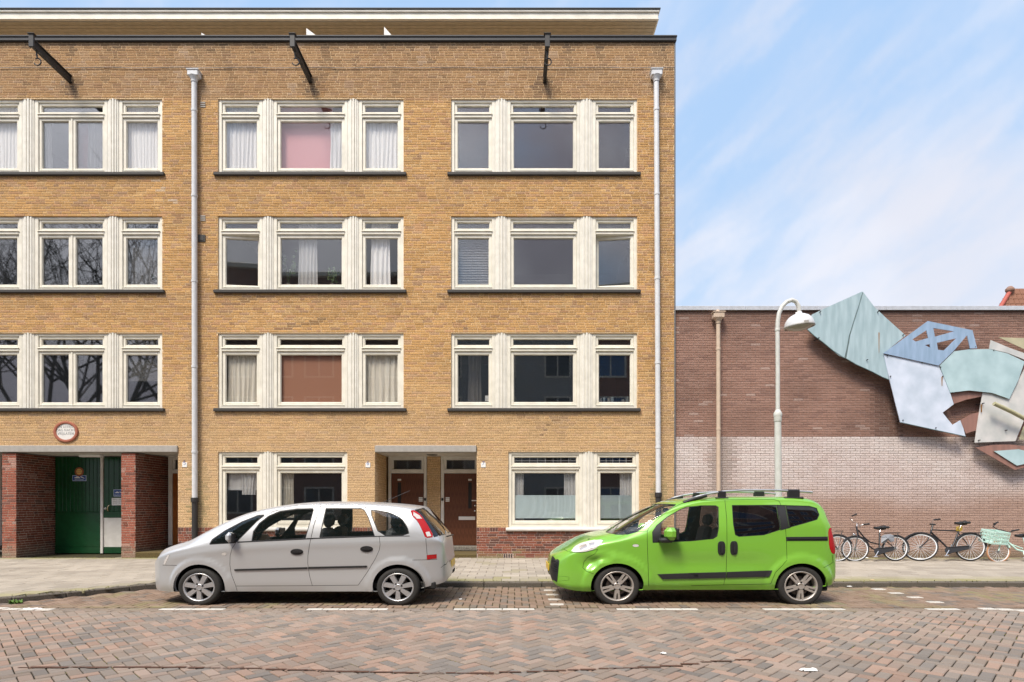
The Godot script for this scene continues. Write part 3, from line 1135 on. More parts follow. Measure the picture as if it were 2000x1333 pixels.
func build_gate(b: Node) -> void:
	var z := -1.23
	var g := node("garage_gate", b)
	var low := at(0, 1081.5, z).y
	var top := at(0, 893, z).y
	var x0 := at(107, 0, z).x
	var xm := at(196.5, 0, z).x
	var xn := at(201.5, 0, z).x
	var x1 := at(262, 0, z).x
	var rail := at(0, 1002, z).y
	var n := 12
	for k in n:   # upright boards of the left leaf
		var a := lerpf(x0, xm, float(k) / n)
		var c := lerpf(x0, xm, float(k + 1) / n)
		var st := begin()
		box(st, Vector3(a + 0.002, rail + 0.03, z - 0.05), Vector3(c - 0.002, top, z + rng.randf_range(-0.002, 0.001)), 0.007)
		obj("board", st, M.gate, g)
	var st := begin()
	box(st, Vector3(x0, low + 0.2, z - 0.05), Vector3(xm, rail, z - 0.004), 0.004)
	obj("lower_panel", st, M.gate, g)
	st = begin()
	box(st, Vector3(x0, rail - 0.002, z - 0.05), Vector3(xm, rail + 0.03, z + 0.015), 0.006)
	box(st, Vector3(x0, low + 0.18, z - 0.05), Vector3(xm, low + 0.2, z + 0.01), 0.004)
	box(st, Vector3(x0, low, z - 0.05), Vector3(xm, low + 0.18, z + 0.004), 0.005)
	obj("rail", st, M.gate, g)
	st = begin()
	box(st, Vector3(xm, low, z - 0.05), Vector3(xn, top, z + 0.03), 0.006)
	obj("mullion", st, M.white, g)
	for k in 6:
		var a := lerpf(xn, x1, k / 6.0)
		var c := lerpf(xn, x1, (k + 1) / 6.0)
		st = begin()
		box(st, Vector3(a + 0.002, rail + 0.03, z - 0.06), Vector3(c - 0.002, top, z - 0.01), 0.007)
		obj("board", st, M.gate, g)
	st = begin()
	box(st, Vector3(xn, low, z - 0.06), Vector3(x1, low + 0.18, z), 0.005)
	box(st, Vector3(xn, at(0, 1012, z).y, z - 0.06), Vector3(x1, rail + 0.03, z), 0.005)
	obj("rail", st, M.gate, g)
	st = begin()
	box(st, Vector3(xn, low + 0.18, z - 0.05), Vector3(x1, at(0, 1012, z).y, z - 0.008))
	obj("kick_plate", st, M.white, g)
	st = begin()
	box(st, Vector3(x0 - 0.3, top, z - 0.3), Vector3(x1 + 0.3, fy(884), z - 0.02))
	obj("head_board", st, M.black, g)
	st = begin()
	var p := at(206, 994, z)
	lathe(st, Transform3D(Basis(Vector3.RIGHT, PI / 2), p), [Vector2(0.03, 0.0), Vector2(0.034, 0.015), Vector2(0.02, 0.05), Vector2(0.0, 0.055)], 14)
	obj("door_knob", st, M.plate_white, g)
	st = begin()
	p = at(213, 992, z)
	tube(st, [p + Vector3(0.03, 0.07, 0.0), p + Vector3(0.02, 0.06, 0.05), p + Vector3(-0.02, 0.0, 0.05), p + Vector3(-0.02, -0.08, 0.04), p + Vector3(-0.02, -0.1, 0.0)], 0.013, 8)
	obj("pull_handle", st, M.brass, g)


func cloth(label: String, x0: float, x1: float, y0: float, y1: float, m: Material, n: int, z := -0.2, amp := 0.022, gather := 0.0, group := "") -> void:
	var st := begin()
	var a := at(x0, y1, z)
	var b := at(x1, y0, z)
	pleats(st, a.x, b.x, a.y, b.y, z, n, amp, gather)
	tag(obj("curtain", st, m), label, "curtain", group)


func blind(called: String, label: String, x0: float, x1: float, y0: float, y1: float, m: Material, z := -0.17) -> void:
	var st := begin()
	var a := at(x0, y1, z)
	var b := at(x1, y0, z)
	var o := thing(called, label, "blind", Vector3((a.x + b.x) / 2, a.y, z))
	box(st, Vector3(a.x, a.y, z - 0.006), Vector3(b.x, b.y, z))
	var s := obj("blind_cloth", st, m, o)
	s.position = -o.position
	st = begin()
	tube(st, [Vector3(a.x, b.y + 0.02, z - 0.02), Vector3(b.x, b.y + 0.02, z - 0.02)], 0.03, 10)
	s = obj("roller", st, M.white, o)
	s.position = -o.position


func dress_windows() -> void:
	cloth("white net curtain filling the left window of the top floor left of the first downpipe", 250, 312, 205, 335, M.curtain, 9, -0.2, 0.015)
	cloth("white curtain at the left edge of the double casement on the top floor", 83, 101, 240, 333, M.curtain, 3)
	cloth("white curtain in the right half of the double casement on the top floor", 171, 203, 240, 333, M.curtain, 5)
	cloth("pale net curtain in the top floor window cut by the left picture edge", -20, 39, 205, 335, M.curtain, 8, -0.2, 0.015)
	blind("pink_blind", "pink blind beside the white curtain in the double casement of the top floor", 148, 172, 240, 333, M.pink, -0.24)
	cloth("white curtain filling the top floor window right of the first downpipe", 440, 506, 205, 335, M.curtain, 8)
	blind("pink_blind", "large pink blind behind the wide top floor window between two white curtains", 545, 650, 206, 336, M.pink, -0.25)
	cloth("narrow white curtain at the right edge of the pink top floor window", 645, 669, 240, 335, M.curtain, 3)
	cloth("white curtain filling the narrow top floor window right of the pink one", 712, 780, 222, 335, M.curtain, 8)
	cloth("grey net curtain in the second floor window left of the first downpipe", 248, 312, 468, 560, M.curtain, 7, -0.2, 0.015)
	cloth("white curtain hanging loose in the middle of the second floor wide window with plants", 583, 620, 438, 563, M.curtain, 5, -0.21, 0.03)
	cloth("white curtain in the second floor window right of the window with plants", 724, 762, 438, 563, M.curtain, 4, -0.21, 0.03)
	var st := begin()
	for k in 26:
		var y := at(0, 558, -0.24).y + k * (at(0, 434, -0.24).y - at(0, 558, -0.24).y) / 25.0
		hull(st, Transform3D(Basis(Vector3.RIGHT, 1.15), Vector3((at(893, 0, -0.24).x + at(957, 0, -0.24).x) / 2, y, -0.25)), Vector3(at(957, 0, -0.24).x - at(893, 0, -0.24).x, 0.004, 0.062))
	tag(obj("venetian_blind", st, M.white), "white venetian blind closed behind the second floor window left of a wide clear one", "blind")
	blind("roller_blind", "white roller blind pulled a little way down in a wide second floor window", 1003, 1122, 434, 462, M.white)
	blind("roller_blind", "short pale roller blind above the open second floor window near the right downpipe", 1166, 1236, 430, 453, M.white)
	blind("roller_blind", "white roller blind lowered halfway in the first floor window left of the first downpipe", 250, 312, 664, 745, M.white)
	cloth("cream pleated curtain filling the first floor window right of the first downpipe", 444, 503, 692, 790, M.cream_curtain, 6, -0.21, 0.03)
	blind("brown_blind", "plain brown blind filling the wide first floor window beside two curtains", 545, 671, 690, 790, M.brown)
	cloth("white curtain gathered in the first floor window right of the brown blind", 716, 779, 692, 790, M.cream_curtain, 5, -0.21, 0.03)
	cloth("grey curtain hanging in the first floor window with a sticker", 914, 940, 690, 790, M.room, 3, -0.5, 0.03)
	cloth("white cloth hung across the upper half of the ground floor window above the silver car", 446, 503, 918, 958, M.curtain, 3, -0.2, 0.012)
	cloth("white net bunched over the cloth in the ground floor window above the silver car", 468, 503, 920, 967, M.curtain, 4, -0.17, 0.03, 0.3)
	cloth("cream curtain at the left edge of the wide ground floor window above the silver car", 549, 574, 920, 1012, M.cream_curtain, 5)
	cloth("white curtain at the left edge of the frosted wide ground floor window", 1003, 1023, 920, 1018, M.curtain, 4)
	cloth("white curtain at the right edge of the frosted wide ground floor window", 1101, 1127, 920, 1018, M.curtain, 5)
	cloth("white curtain in the narrow frosted ground floor window above the green car", 1210, 1237, 920, 1018, M.curtain, 5)
	for f in [[1000, 1130, "frosted film across the lower half of the wide ground floor window above the green bonnet"], [1168, 1240, "frosted film across the lower half of the narrow ground floor window by the right downpipe"]]:
		st = begin()
		var a := at(f[0], 1013, -0.124)
		var c := at(f[1], 968, -0.124)
		box(st, Vector3(a.x, a.y, -0.126), Vector3(c.x, c.y, -0.122))
		tag(obj("frosted_film", st, M.frost), f[2], "window film")
	# jars and plants on window boards
	for k in 6:
		var px: float = [1173.0, 1180.0, 1189.0, 1196.0, 1217.0, 1226.0][k]
		var p := at(px, 786, -0.25)
		var hgt: float = [0.1, 0.12, 0.1, 0.13, 0.07, 0.14][k]
		st = begin()
		lathe(st, Transform3D(Basis(), p), [Vector2(0.0, 0.0), Vector2(0.034, 0.0), Vector2(0.036, hgt), Vector2(0.03, hgt), Vector2(0.028, hgt - 0.015), Vector2(0.0, hgt - 0.015)], 14, true)
		tag(obj("candle_jar", st, [M.cream_curtain, M.frost][k % 2]), ["yellowish candle jar, leftmost on the window board with candles", "pale glass jar, second on the window board with candles", "short cream jar in the middle of the window board with candles", "tall pale jar beside the short cream one on the window board", "smallest cream jar, standing apart on the window board with candles", "tall frosted jar, rightmost on the window board with candles"][k], "jar", "jars on the first floor window board")
	potted_plant(at(305, 560, -0.24), 0.3, "small leafy plant in the corner of the second floor window left of the downpipe")
	potted_plant(at(563, 562, -0.24), 0.95, "tall thin plant left of the white curtain in a second floor window")
	potted_plant(at(650, 562, -0.24), 0.55, "bushy plant right of the white curtain in a second floor window")
	st = begin()
	var s := at(951, 779, -0.13)
	box(st, s + Vector3(-0.05, -0.07, 0), s + Vector3(0.05, 0.08, 0.002))
	box(st, s + Vector3(-0.02, 0.01, 0.002), s + Vector3(0.02, 0.05, 0.003))
	tag(obj("sticker", st, M.plate_white), "small white sticker in the corner of the dark first floor window", "sticker")


func potted_plant(p: Vector3, h: float, label: String) -> void:
	var o := thing("potted_plant", label, "plant", p)
	var st := begin()
	lathe(st, Transform3D(), [Vector2(0.0, 0.0), Vector2(0.05, 0.0), Vector2(0.065, 0.1), Vector2(0.055, 0.1), Vector2(0.05, 0.085), Vector2(0.0, 0.085)], 12, true)
	obj("pot", st, M.concrete, o)
	st = begin()
	var lv := begin()
	for k in 9:
		var a := rng.randf() * TAU
		var tip := Vector3(cos(a) * 0.2 * h + rng.randf_range(-0.03, 0.03), h * rng.randf_range(0.45, 1.0), 0.06 * sin(a))
		tube(st, [Vector3(0, 0.08, 0), Vector3(tip.x * 0.3, tip.y * 0.6, tip.z * 0.3), tip], 0.005, 5)
		for q in 4:
			var c := tip.lerp(Vector3(0, 0.1, 0), q * 0.16)
			var d := Vector3(rng.randf_range(-1, 1), rng.randf_range(-0.3, 0.8), rng.randf_range(-0.4, 0.4)).normalized() * 0.09
			var side := d.cross(Vector3(0, 0.2, 1)).normalized() * 0.035
			quad(lv, c, c + d * 0.5 + side, c + d, c + d * 0.5 - side)
	obj("stem", st, M.leaf, o)
	obj("foliage", lv, M.leaf, o)


func put_up_signs() -> void:
	# round plaque over the gate
	var p := at(129, 844, 0.0)
	var rx := 24.0 / 75.0
	var ry := 20.5 / 75.0
	var o := thing("round_plaque", "round white plaque with a red-brown brick rim above the garage gate", "sign", p)
	var flat := Transform3D(Basis(Vector3.RIGHT, PI / 2).scaled(Vector3(1.0, ry / rx, 1.0)), Vector3.ZERO)
	var st := begin()
	lathe(st, flat, [Vector2(rx, -0.01), Vector2(rx, 0.03), Vector2(rx - 0.02, 0.04), Vector2(rx * 0.8, 0.04), Vector2(rx * 0.76, 0.02)], 40)
	obj("rim", st, grained(mat(Color(0.45, 0.15, 0.09), 0.8), M.brick.albedo_texture, 5.0), o)
	st = begin()
	lathe(st, flat, [Vector2(rx * 0.78, 0.018), Vector2(0.0, 0.021)], 40)
	obj("face", st, mat(Color(0.72, 0.7, 0.66), 0.6), o)
	for line in [["IN UITRIT", 0.075], ["DAG NACHT", -0.01], ["VRIJLATEN", -0.1]]:
		letters(o, line[0], Vector3(0, line[1], 0.02), 0.062, M.sign_text, 1.12)
	for n in [[360.5, 908.5, "5", "leftmost white house number plate, between the orange door and the downpipe"], [718.5, 909, "6", "white house number plate left of the double porch with brown doors"], [944, 909, "7", "white house number plate right of the double porch with brown doors"]]:
		p = at(n[0], n[1], 0.0)
		o = thing("house_number", n[2 + 1], "number plate", p)
		st = begin()
		box(st, Vector3(-0.062, -0.062, -0.005), Vector3(0.062, 0.062, 0.012), 0.005)
		obj("plate", st, M.plate_white, o)
		letters(o, n[2], Vector3(0, -0.035, 0.012), 0.1, M.sign_blue)
	# signs on the gate
	var z := -1.23
	p = at(154.5, 922, z)
	o = thing("round_sign", "small round orange sign with a brown ring on the green gate", "sign", p + Vector3(0, 0, 0.003))
	st = begin()
	flat = Transform3D(Basis(Vector3.RIGHT, PI / 2), Vector3.ZERO)
	lathe(st, flat, [Vector2(0.125, 0.0), Vector2(0.125, 0.008), Vector2(0.082, 0.009)], 30)
	obj("ring", st, mat(Color(0.3, 0.085, 0.03), 0.5), o)
	st = begin()
	lathe(st, flat, [Vector2(0.082, 0.004), Vector2(0.082, 0.0085), Vector2(0.0, 0.009)], 30)
	obj("face", st, mat(Color(0.75, 0.45, 0.13), 0.5), o)
	letters(o, "UITRIT", Vector3(0, 0.005, 0.009), 0.034, M.sign_text)
	letters(o, "VRIJLATEN", Vector3(0, -0.04, 0.009), 0.027, M.sign_text)
	p = at(154.5, 934.5, z)
	o = thing("tow_away_sign", "blue tow-away sign with a white car on the green gate", "sign", p + Vector3(0, 0, 0.003))
	tow_sign(o, 0.4, 0.165)
	p = at(231.5, 963.5, z)
	o = thing("tow_away_sign", "blue square sign half hidden behind the brick pillar", "sign", p + Vector3(0, 0, 0.003))
	tow_sign(o, 0.3, 0.2)
	p = at(230.5, 980.5, z)
	o = thing("notice_board", "small white notice under the blue sign on the green gate", "sign", p + Vector3(0, 0, 0.003))
	st = begin()
	box(st, Vector3(-0.18, -0.105, -0.01), Vector3(0.18, 0.105, 0.008), 0.004)
	obj("plate", st, M.plate_white, o)
	for k in 3:
		letters(o, "HIER NIET PARKEREN", Vector3(0.0, 0.04 - k * 0.05, 0.008), 0.024, M.sign_text)
	# lamps under the porch ceilings
	p = at(178, 888.5, -0.7) - Vector3(0, 0.06, 0)
	o = thing("ceiling_lamp", "flat white ceiling lamp in the porch before the green gate", "lamp", p)
	st = begin()
	box(st, Vector3(-0.3, -0.01, -0.09), Vector3(0.3, 0.06, 0.09), 0.02)
	obj("diffuser", st, M.plate_white, o)
	p = at(844, 889, -0.75)
	o = thing("ceiling_lamp", "dark round ceiling lamp in the porch between the two brown doors", "lamp", p)
	st = begin()
	lathe(st, Transform3D(), [Vector2(0.0, -0.015), Vector2(0.14, -0.01), Vector2(0.17, 0.02), Vector2(0.17, 0.05)], 20)
	obj("housing", st, M.sill, o)


func tow_sign(o: Node3D, w: float, h: float) -> void:
	var st := begin()
	box(st, Vector3(-w / 2, -h / 2, -0.012), Vector3(w / 2, h / 2, 0.004), 0.012)
	obj("border", st, mat(Color(0.45, 0.55, 0.75), 0.4), o)
	st = begin()
	box(st, Vector3(-w / 2 + 0.014, -h / 2 + 0.014, -0.01), Vector3(w / 2 - 0.014, h / 2 - 0.014, 0.007), 0.005)
	obj("plate", st, M.sign_blue, o)
	st = begin()
	var s := w / 0.4
	var car := PackedVector2Array()
	for q in [[-0.13, -0.005], [-0.13, 0.02], [-0.1, 0.025], [-0.07, 0.05], [-0.02, 0.05], [0.0, 0.025], [0.03, 0.02], [0.03, -0.005]]:
		car.append(Vector2(q[0] * s, q[1] * s))
	slab(st, car, 0.006, 0.0095)
	var arm := PackedVector2Array()
	for q in [[0.03, 0.05], [0.045, 0.055], [0.15, 0.0], [0.15, -0.014], [0.07, 0.01]]:
		arm.append(Vector2(q[0] * s, q[1] * s))
	slab(st, arm, 0.006, 0.0095)
	obj("pictogram", st, M.plate_white, o)
	letters(o, "wegsleepregeling", Vector3(0, -h / 2 + 0.024, 0.0075), 0.024, M.plate_white)


func letters(o: Node3D, text: String, p: Vector3, size: float, m: Material, wide := 1.0) -> void:
	var t := TextMesh.new()
	var font := SystemFont.new()
	font.font_names = PackedStringArray(["Droid Sans"])
	t.font = font
	t.text = text
	t.font_size = 32
	t.pixel_size = size / 24.0
	t.depth = 0.002
	t.curve_step = 3.0
	t.vertical_alignment = VERTICAL_ALIGNMENT_BOTTOM
	var n := put("lettering", t, m, o)
	n.position = p
	n.scale = Vector3(wide, 1, 1)


const KERB := [Vector2(24, 4.42), Vector2(-5.9, 4.42), Vector2(-6.35, 4.52), Vector2(-6.75, 4.9), Vector2(-7.3, 5.62), Vector2(-7.75, 6.12), Vector2(-8.3, 6.42), Vector2(-9.2, 6.58), Vector2(-18, 6.62)]


func pave_height(z: float) -> float:
	return 0.12 - 0.038 * clampf(z / 4.42, 0.0, 1.0)


func kerb_z(x: float) -> float:
	for k in KERB.size() - 1:
		var a: Vector2 = KERB[k]
		var b: Vector2 = KERB[k + 1]
		if x <= a.x and x >= b.x:
			return lerpf(a.y, b.y, (a.x - x) / (a.x - b.x))
	return KERB[KERB.size() - 1].y


func flat_piece(x: float, y: float, z: float, turn: float, sx: float, sz: float) -> Transform3D:   # lays a brick_mesh face up
	var b := Basis(Vector3.UP, turn + rng.randf_range(-0.012, 0.012)) * Basis(Vector3.RIGHT, -PI / 2)
	b = Basis(Vector3(1, 0, 0.3).normalized(), rng.randf_range(-0.012, 0.012)) * b
	return Transform3D(b.scaled_local(Vector3(sx, sz, 1)), Vector3(x, y, z))


func sheet(st: SurfaceTool, x0: float, x1: float, z0: float, z1: float, y: float) -> void:
	quad(st, Vector3(x0, y, z1), Vector3(x1, y, z1), Vector3(x1, y, z0), Vector3(x0, y, z0))


func road_tint(p: Vector3) -> Color:
	var n := low_noise.get_noise_2d(p.x * 0.8, p.z * 0.8)
	var u := rng.randf() + 0.3 * n
	var c := Color(0.42, 0.335, 0.275)
	if u < 0.22:
		c = Color(0.6, 0.385, 0.285)
	elif u < 0.45:
		c = Color(0.55, 0.395, 0.31)
	elif u > 0.8:
		c = Color(0.48, 0.36, 0.28)
	elif u > 0.64:
		c = Color(0.35, 0.295, 0.255)
	c = c.lerp(Color(0.45, 0.38, 0.335), 0.15)
	c = shade(c, 0.92 + rng.randf_range(-0.12, 0.12) + 0.12 * n)
	# old tyre-worn greyer strip beside the bays
	c = c.lerp(Color(0.44, 0.365, 0.3), 0.5 * smoothstep(7.5, 6.9, p.z))
	return Color(c.r * 0.75, c.g * 0.775, c.b * 0.785)


func bay_tint(p: Vector3) -> Color:
	var n := low_noise.get_noise_2d(p.x * 1.2 + 40.0, p.z * 1.2)
	var c := Color(0.34, 0.225, 0.16).lerp(Color(0.4, 0.28, 0.21), rng.randf())
	if rng.randf() < 0.2:
		c = Color(0.28, 0.22, 0.18)
	c = shade(c, 1.0 + rng.randf_range(-0.12, 0.12))
	c = Color(c.r * 0.78, c.g * 0.81, c.b * 0.82)
	return c.lerp(Color(0.3, 0.29, 0.12), clampf(n * 1.4 + 0.1, 0.0, 0.55) * rng.randf())


func herringbone(x0: float, x1: float, z0: float, z1: float, w: float, turn: float, tint: Callable, ok: Callable, out: Array) -> void:
	var reach := int(maxf(x1 - x0, z1 - z0) * 1.5 / w) + 4
	var mid := Vector2((x0 + x1) / 2, (z0 + z1) / 2)
	var c := cos(turn)
	var s := sin(turn)
	for i in range(-reach, reach):
		for j in range(-reach, reach):
			var d := posmod(i - j, 4)
			if d != 0 and d != 3:
				continue
			var u := Vector2((i + 1.0) * w, (j + 0.5) * w) if d == 0 else Vector2((i + 0.5) * w, (j + 1.0) * w)
			var x := mid.x + u.x * c - u.y * s
			var z := mid.y + u.x * s + u.y * c
			if x < x0 or x > x1 or z < z0 or z > z1 or not ok.call(x, z):
				continue
			var t := flat_piece(x, rng.randf_range(-0.003, 0.003), z, -turn + (0.0 if d == 0 else PI / 2), 1.0, 1.0)
			out[0].append(t)
			out[1].append(tint.call(t.origin))


func build_ground() -> void:
	var st := begin()
	sheet(st, -150, 150, -150, 150, -0.09)
	struct("ground", st, grained(mat(Color(0.2, 0.185, 0.165), 0.95), M.brick.albedo_texture, 1.0))
	# carriageway
	st = begin()
	sheet(st, -30, 30, 6.55, 16.0, -0.018)
	var road := struct("road", st, M.joint)
	var out := [[], []]
	var all := func(_x: float, _z: float) -> bool: return true
	herringbone(-9.6, 9.6, 6.86, 11.6, 0.109, PI / 4, road_tint, all, out)
	var paver_places: Array = out[0]
	pieces("paver", "pavers", brick_mesh(Vector3(0.209, 0.099, 0.03), 0.006), M.paver, out[0], out[1], road, Vector3(0, 0, 10.4))
	out = [[], []]
	for row in [[6.665, 0], [6.785, 1]]:
		var n := 0
		var x := -9.5
		while x < 9.8:
			var white: bool = row[1] == 0 and [[312, 455], [600, 750], [905, 1052], [1207, 1352], [1503, 1650], [1805, 1860]].any(func(r): return x > (r[0] - 1005) / 134.0 - 0.06 and x < (r[1] - 1005) / 134.0 - 0.02)
			var t := flat_piece(x + row[1] * 0.11, 0.001 if row[1] == 0 else -0.001, row[0], 0.0, 1.06, 1.0)
			out[0].append(t)
			var c := bay_tint(t.origin).lerp(Color(0.3, 0.25, 0.21), 0.6)
			if white:
				c = shade(Color(0.7, 0.67, 0.61), rng.randf_range(0.85, 1.05))
			out[1].append(c)
			x += 0.236
			n += 1
	pieces("edge_brick", "edge_bricks", brick_mesh(Vector3(0.214, 0.1, 0.03), 0.006), M.paver, out[0], out[1], road, Vector3(0, 0, 6.7), 120)
	# stain line dribbled along the road
	st = begin()
	var x := -4.6
	while x < 2.15:
		var l := rng.randf_range(0.08, 0.22)
		var z := 9.6 + 0.32 * pow((x + 0.6) / 2.6, 1.0) * -0.12 + 0.24 * exp(-pow((x + 0.6) / 1.7, 2)) + 0.02 * mid_noise.get_noise_1d(x * 9.0)
		if x > 1.2:   # it runs off towards the bays
			z -= 0.2 * (x - 1.2)
		var wd := rng.randf_range(0.008, 0.026)
		sheet(st, x, x + l, z - wd, z + wd, 0.0065)
		x += l * rng.randf_range(0.85, 1.25)
	obj("stain", st, grained(mat(Color(0.13, 0.06, 0.035), 0.9), M.brick.albedo_texture, 6.0), road)
	# parking bays
	st = begin()
	sheet(st, -9.4, 24, 4.4, 6.62, -0.0125)
	var bay := struct("parking_bay", st, M.bay_joint)
	out = [[], []]
	var inside := func(xx: float, zz: float) -> bool: return zz > kerb_z(xx) + 0.05
	herringbone(-9.3, 10.2, 4.46, 6.58, 0.112, 0.0, bay_tint, inside, out)
	pieces("paver", "pavers", brick_mesh(Vector3(0.212, 0.1, 0.03), 0.007), M.paver, out[0], out[1], bay, Vector3(-0.2, 0, 5.8))
	var mesh := brick_mesh(Vector3(0.2, 0.12, 0.03), 0.006)
	var white := mat(Color(0.66, 0.63, 0.57), 0.8)
	grained(white, M.brick.albedo_texture, 5.0)
	for q in [[0.62, 4.88], [0.63, 5.36], [0.64, 5.84], [0.64, 6.3], [6.48, 4.75], [6.49, 5.2], [6.51, 5.64], [6.5, 6.1], [-7.5, 6.62], [-7.25, 6.68], [-7.0, 6.71], [-6.75, 6.72], [6.85, 6.66], [7.06, 6.72], [7.26, 6.8]]:
		var o := put("marking_brick", mesh, white, bay)
		o.transform = flat_piece(q[0], 0.007, q[1], 0.0, 1.05, 1.0)
	# kerb of separate stones
	var kerb := node("kerb", self)
	kerb.set_meta("kind", "structure")
	var mossy: Material = M.kerb
	for k in KERB.size() - 1:
		var a: Vector2 = KERB[k]
		var b: Vector2 = KERB[k + 1]
		var n := maxi(1, int(a.distance_to(b) / 1.05))
		for i in n:
			var p := a.lerp(b, (i + 0.004) / n)
			var q := a.lerp(b, (i + 0.996) / n)
			var d := (q - p).normalized()
			var back := Vector2(-d.y, d.x)
			if back.y > 0:
				back = -back
			st = begin()
			var top := 0.082 + rng.randf_range(-0.004, 0.004)
			var f := Transform3D(Basis(Vector3(-d.x, 0, -d.y), Vector3.UP, Vector3(-d.x, 0, -d.y).cross(Vector3.UP)), Vector3((p.x + q.x) / 2 + back.x * 0.075, top - 0.1, (p.y + q.y) / 2 + back.y * 0.075))
			hull(st, f, Vector3(p.distance_to(q), 0.2, 0.15), 0.015)
			obj("kerb_stone", st, mossy, kerb)
	# pavement tiles
	st = begin()
	for e in [[-24.0, 24.0, -2.0, 4.3]]:
		quad(st, Vector3(e[0], pave_height(4.3) - 0.018, e[3]), Vector3(e[1], pave_height(4.3) - 0.018, e[3]), Vector3(e[1], 0.102, 0.0), Vector3(e[0], 0.102, 0.0))
		sheet(st, e[0], e[1], e[2], 0.0, 0.102)
	sheet(st, -18, -6.35, 4.3, 4.6, 0.064)
	sheet(st, -18, -6.9, 4.6, 5.2, 0.064)
	sheet(st, -18, -7.35, 5.2, 5.75, 0.064)
	sheet(st, -18, -7.95, 5.75, 6.25, 0.064)
	sheet(st, -18, -8.9, 6.25, 6.5, 0.064)
	var pavement := struct("pavement", st, M.bay_joint)
	out = [[], []]
	var lx := 0.345
	var lz := 0.303
	for r in 21:
		var z := 0.155 + r * lz
		for k in range(-42, 44):
			var xx := k * lx + (0.0 if r % 2 == 0 else lx / 2) + 0.1
			if z > kerb_z(xx) - 0.27 or z > kerb_z(xx - 0.18) - 0.25 or absf(xx) > 14.0:
				continue
			var t := flat_piece(xx, pave_height(z) + rng.randf_range(-0.002, 0.002), z, 0.0, 1.0, 1.0)
			var c := shade(Color(0.46, 0.405, 0.335), rng.randf_range(0.82, 1.08))
			var g := low_noise.get_noise_2d(xx * 0.7, z * 2.0)
			c = shade(c, 1.0 + 0.15 * g)
			var rim := maxf(smoothstep(0.9, 0.3, kerb_z(xx) - z), (smoothstep(0.55, 0.15, z) if xx < -6.0 or xx > 4.5 else smoothstep(0.3, 0.1, z) * 0.5))
			c = c.lerp(Color(0.34, 0.315, 0.13), clampf(rim * (0.75 + g), 0.0, 0.85) * rng.randf_range(0.6, 1.0))
			out[0].append(t)
			out[1].append(c)
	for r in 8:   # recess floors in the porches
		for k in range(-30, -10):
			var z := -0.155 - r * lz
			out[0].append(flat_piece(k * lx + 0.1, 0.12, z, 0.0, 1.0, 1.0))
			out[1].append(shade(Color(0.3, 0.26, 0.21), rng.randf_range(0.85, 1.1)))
	pieces("paving_tile", "paving_tiles", brick_mesh(Vector3(0.338, 0.296, 0.04), 0.005), M.tile, out[0], out[1], pavement, Vector3(0.5, 0.1, 3.4))
	# moss and weeds
	st = begin()
	for k in 900:
		var px := rng.randf_range(-11.5, 11.5)
		var pz := kerb_z(px) - rng.randf_range(0.0, 0.32) * rng.randf()
		var yy := pave_height(pz) + 0.001
		if rng.randf() < 0.3:
			px = rng.randf_range(-12.5, -9.0) if rng.randf() < 0.55 else rng.randf_range(4.2, 13.0)
			pz = rng.randf_range(0.01, 0.12)
			yy = 0.121
		elif px > -5.5 and rng.randf() < 0.6:
			continue
		tuft(st, Vector3(px, yy, pz), rng.randf_range(0.008, 0.022), 4)
	for t in paver_places:   # in the joints of the road, at its mossy places
		var p: Vector3 = t.origin
		if rng.randf() > smoothstep(0.0, 0.3, low_noise.get_noise_2d(p.x * 0.9 + 9.0, p.z * 0.9)) * 0.75:
			continue
		var side := 0.0545 * (1.0 if rng.randf() < 0.5 else -1.0)
		for k in 6:
			tuft(st, t * Vector3(rng.randf_range(-0.1, 0.1), side, -0.012), rng.randf_range(0.006, 0.011), 3)
	var moss := obj("moss", st, mat(Color(0.17, 0.17, 0.035), 0.95))
	moss.set_meta("kind", "stuff")
	tag(moss, "yellow-green moss along the kerb, the wall foot and the road joints", "moss")
	st = begin()
	for k in 9:
		tuft(st, Vector3(-7.62 + rng.randf_range(-0.08, 0.08), 0.0, 6.22 + rng.randf_range(-0.03, 0.05)), rng.randf_range(0.03, 0.075), 5)
	tag(obj("weed", st, mat(Color(0.08, 0.16, 0.02), 0.8)), "green weed sprouting at the foot of the curved kerb", "weed")
	var litter := [[1581, 1311, 0.17, 0.07, "white crumpled tissue lying on the herringbone road", "tissue"], [1796, 1095, 0.25, 0.12, "clear plastic bag under the front wheel of the black bicycle", "plastic bag"], [1692, 1093, 0.1, 0.08, "small pale scrap at the wall foot under the first black bicycle", "litter"], [1704, 1134, 0.08, 0.06, "pale dry leaf on the kerb behind the green car", "leaf"], [1660, 1147, 0.09, 0.05, "white paper scrap at the kerb behind the green car", "litter"], [899, 1172, 0.05, 0.05, "white scrap on the parking bay between the two cars", "litter"], [1296, 1278, 0.06, 0.05, "tiny white scrap on the road below the green car", "litter"], [62, 1191, 0.3, 0.07, "flat white strip lying at the end of the parking bay near the weed", "litter"]]
	for l in litter:
		var s: float = (l[1] - 985.0) / (1.52 if l[1] > 1142 else 1.43)
		var p := Vector3((l[0] - 1005.0) / s, 0.006 if l[1] > 1142 else 0.112, 15.0 - LENS / s)
		if l[1] < 1142:
			p.y = pave_height(p.z) + 0.005
		st = begin()
		scrap(st, p, l[2], l[3])
		tag(obj("litter" if l[5] == "litter" else str(l[5]).replace(" ", "_"), st, mat(Color(0.72, 0.71, 0.69), 0.8) if l[5] != "leaf" else mat(Color(0.5, 0.36, 0.2), 0.8)), l[4], l[5])


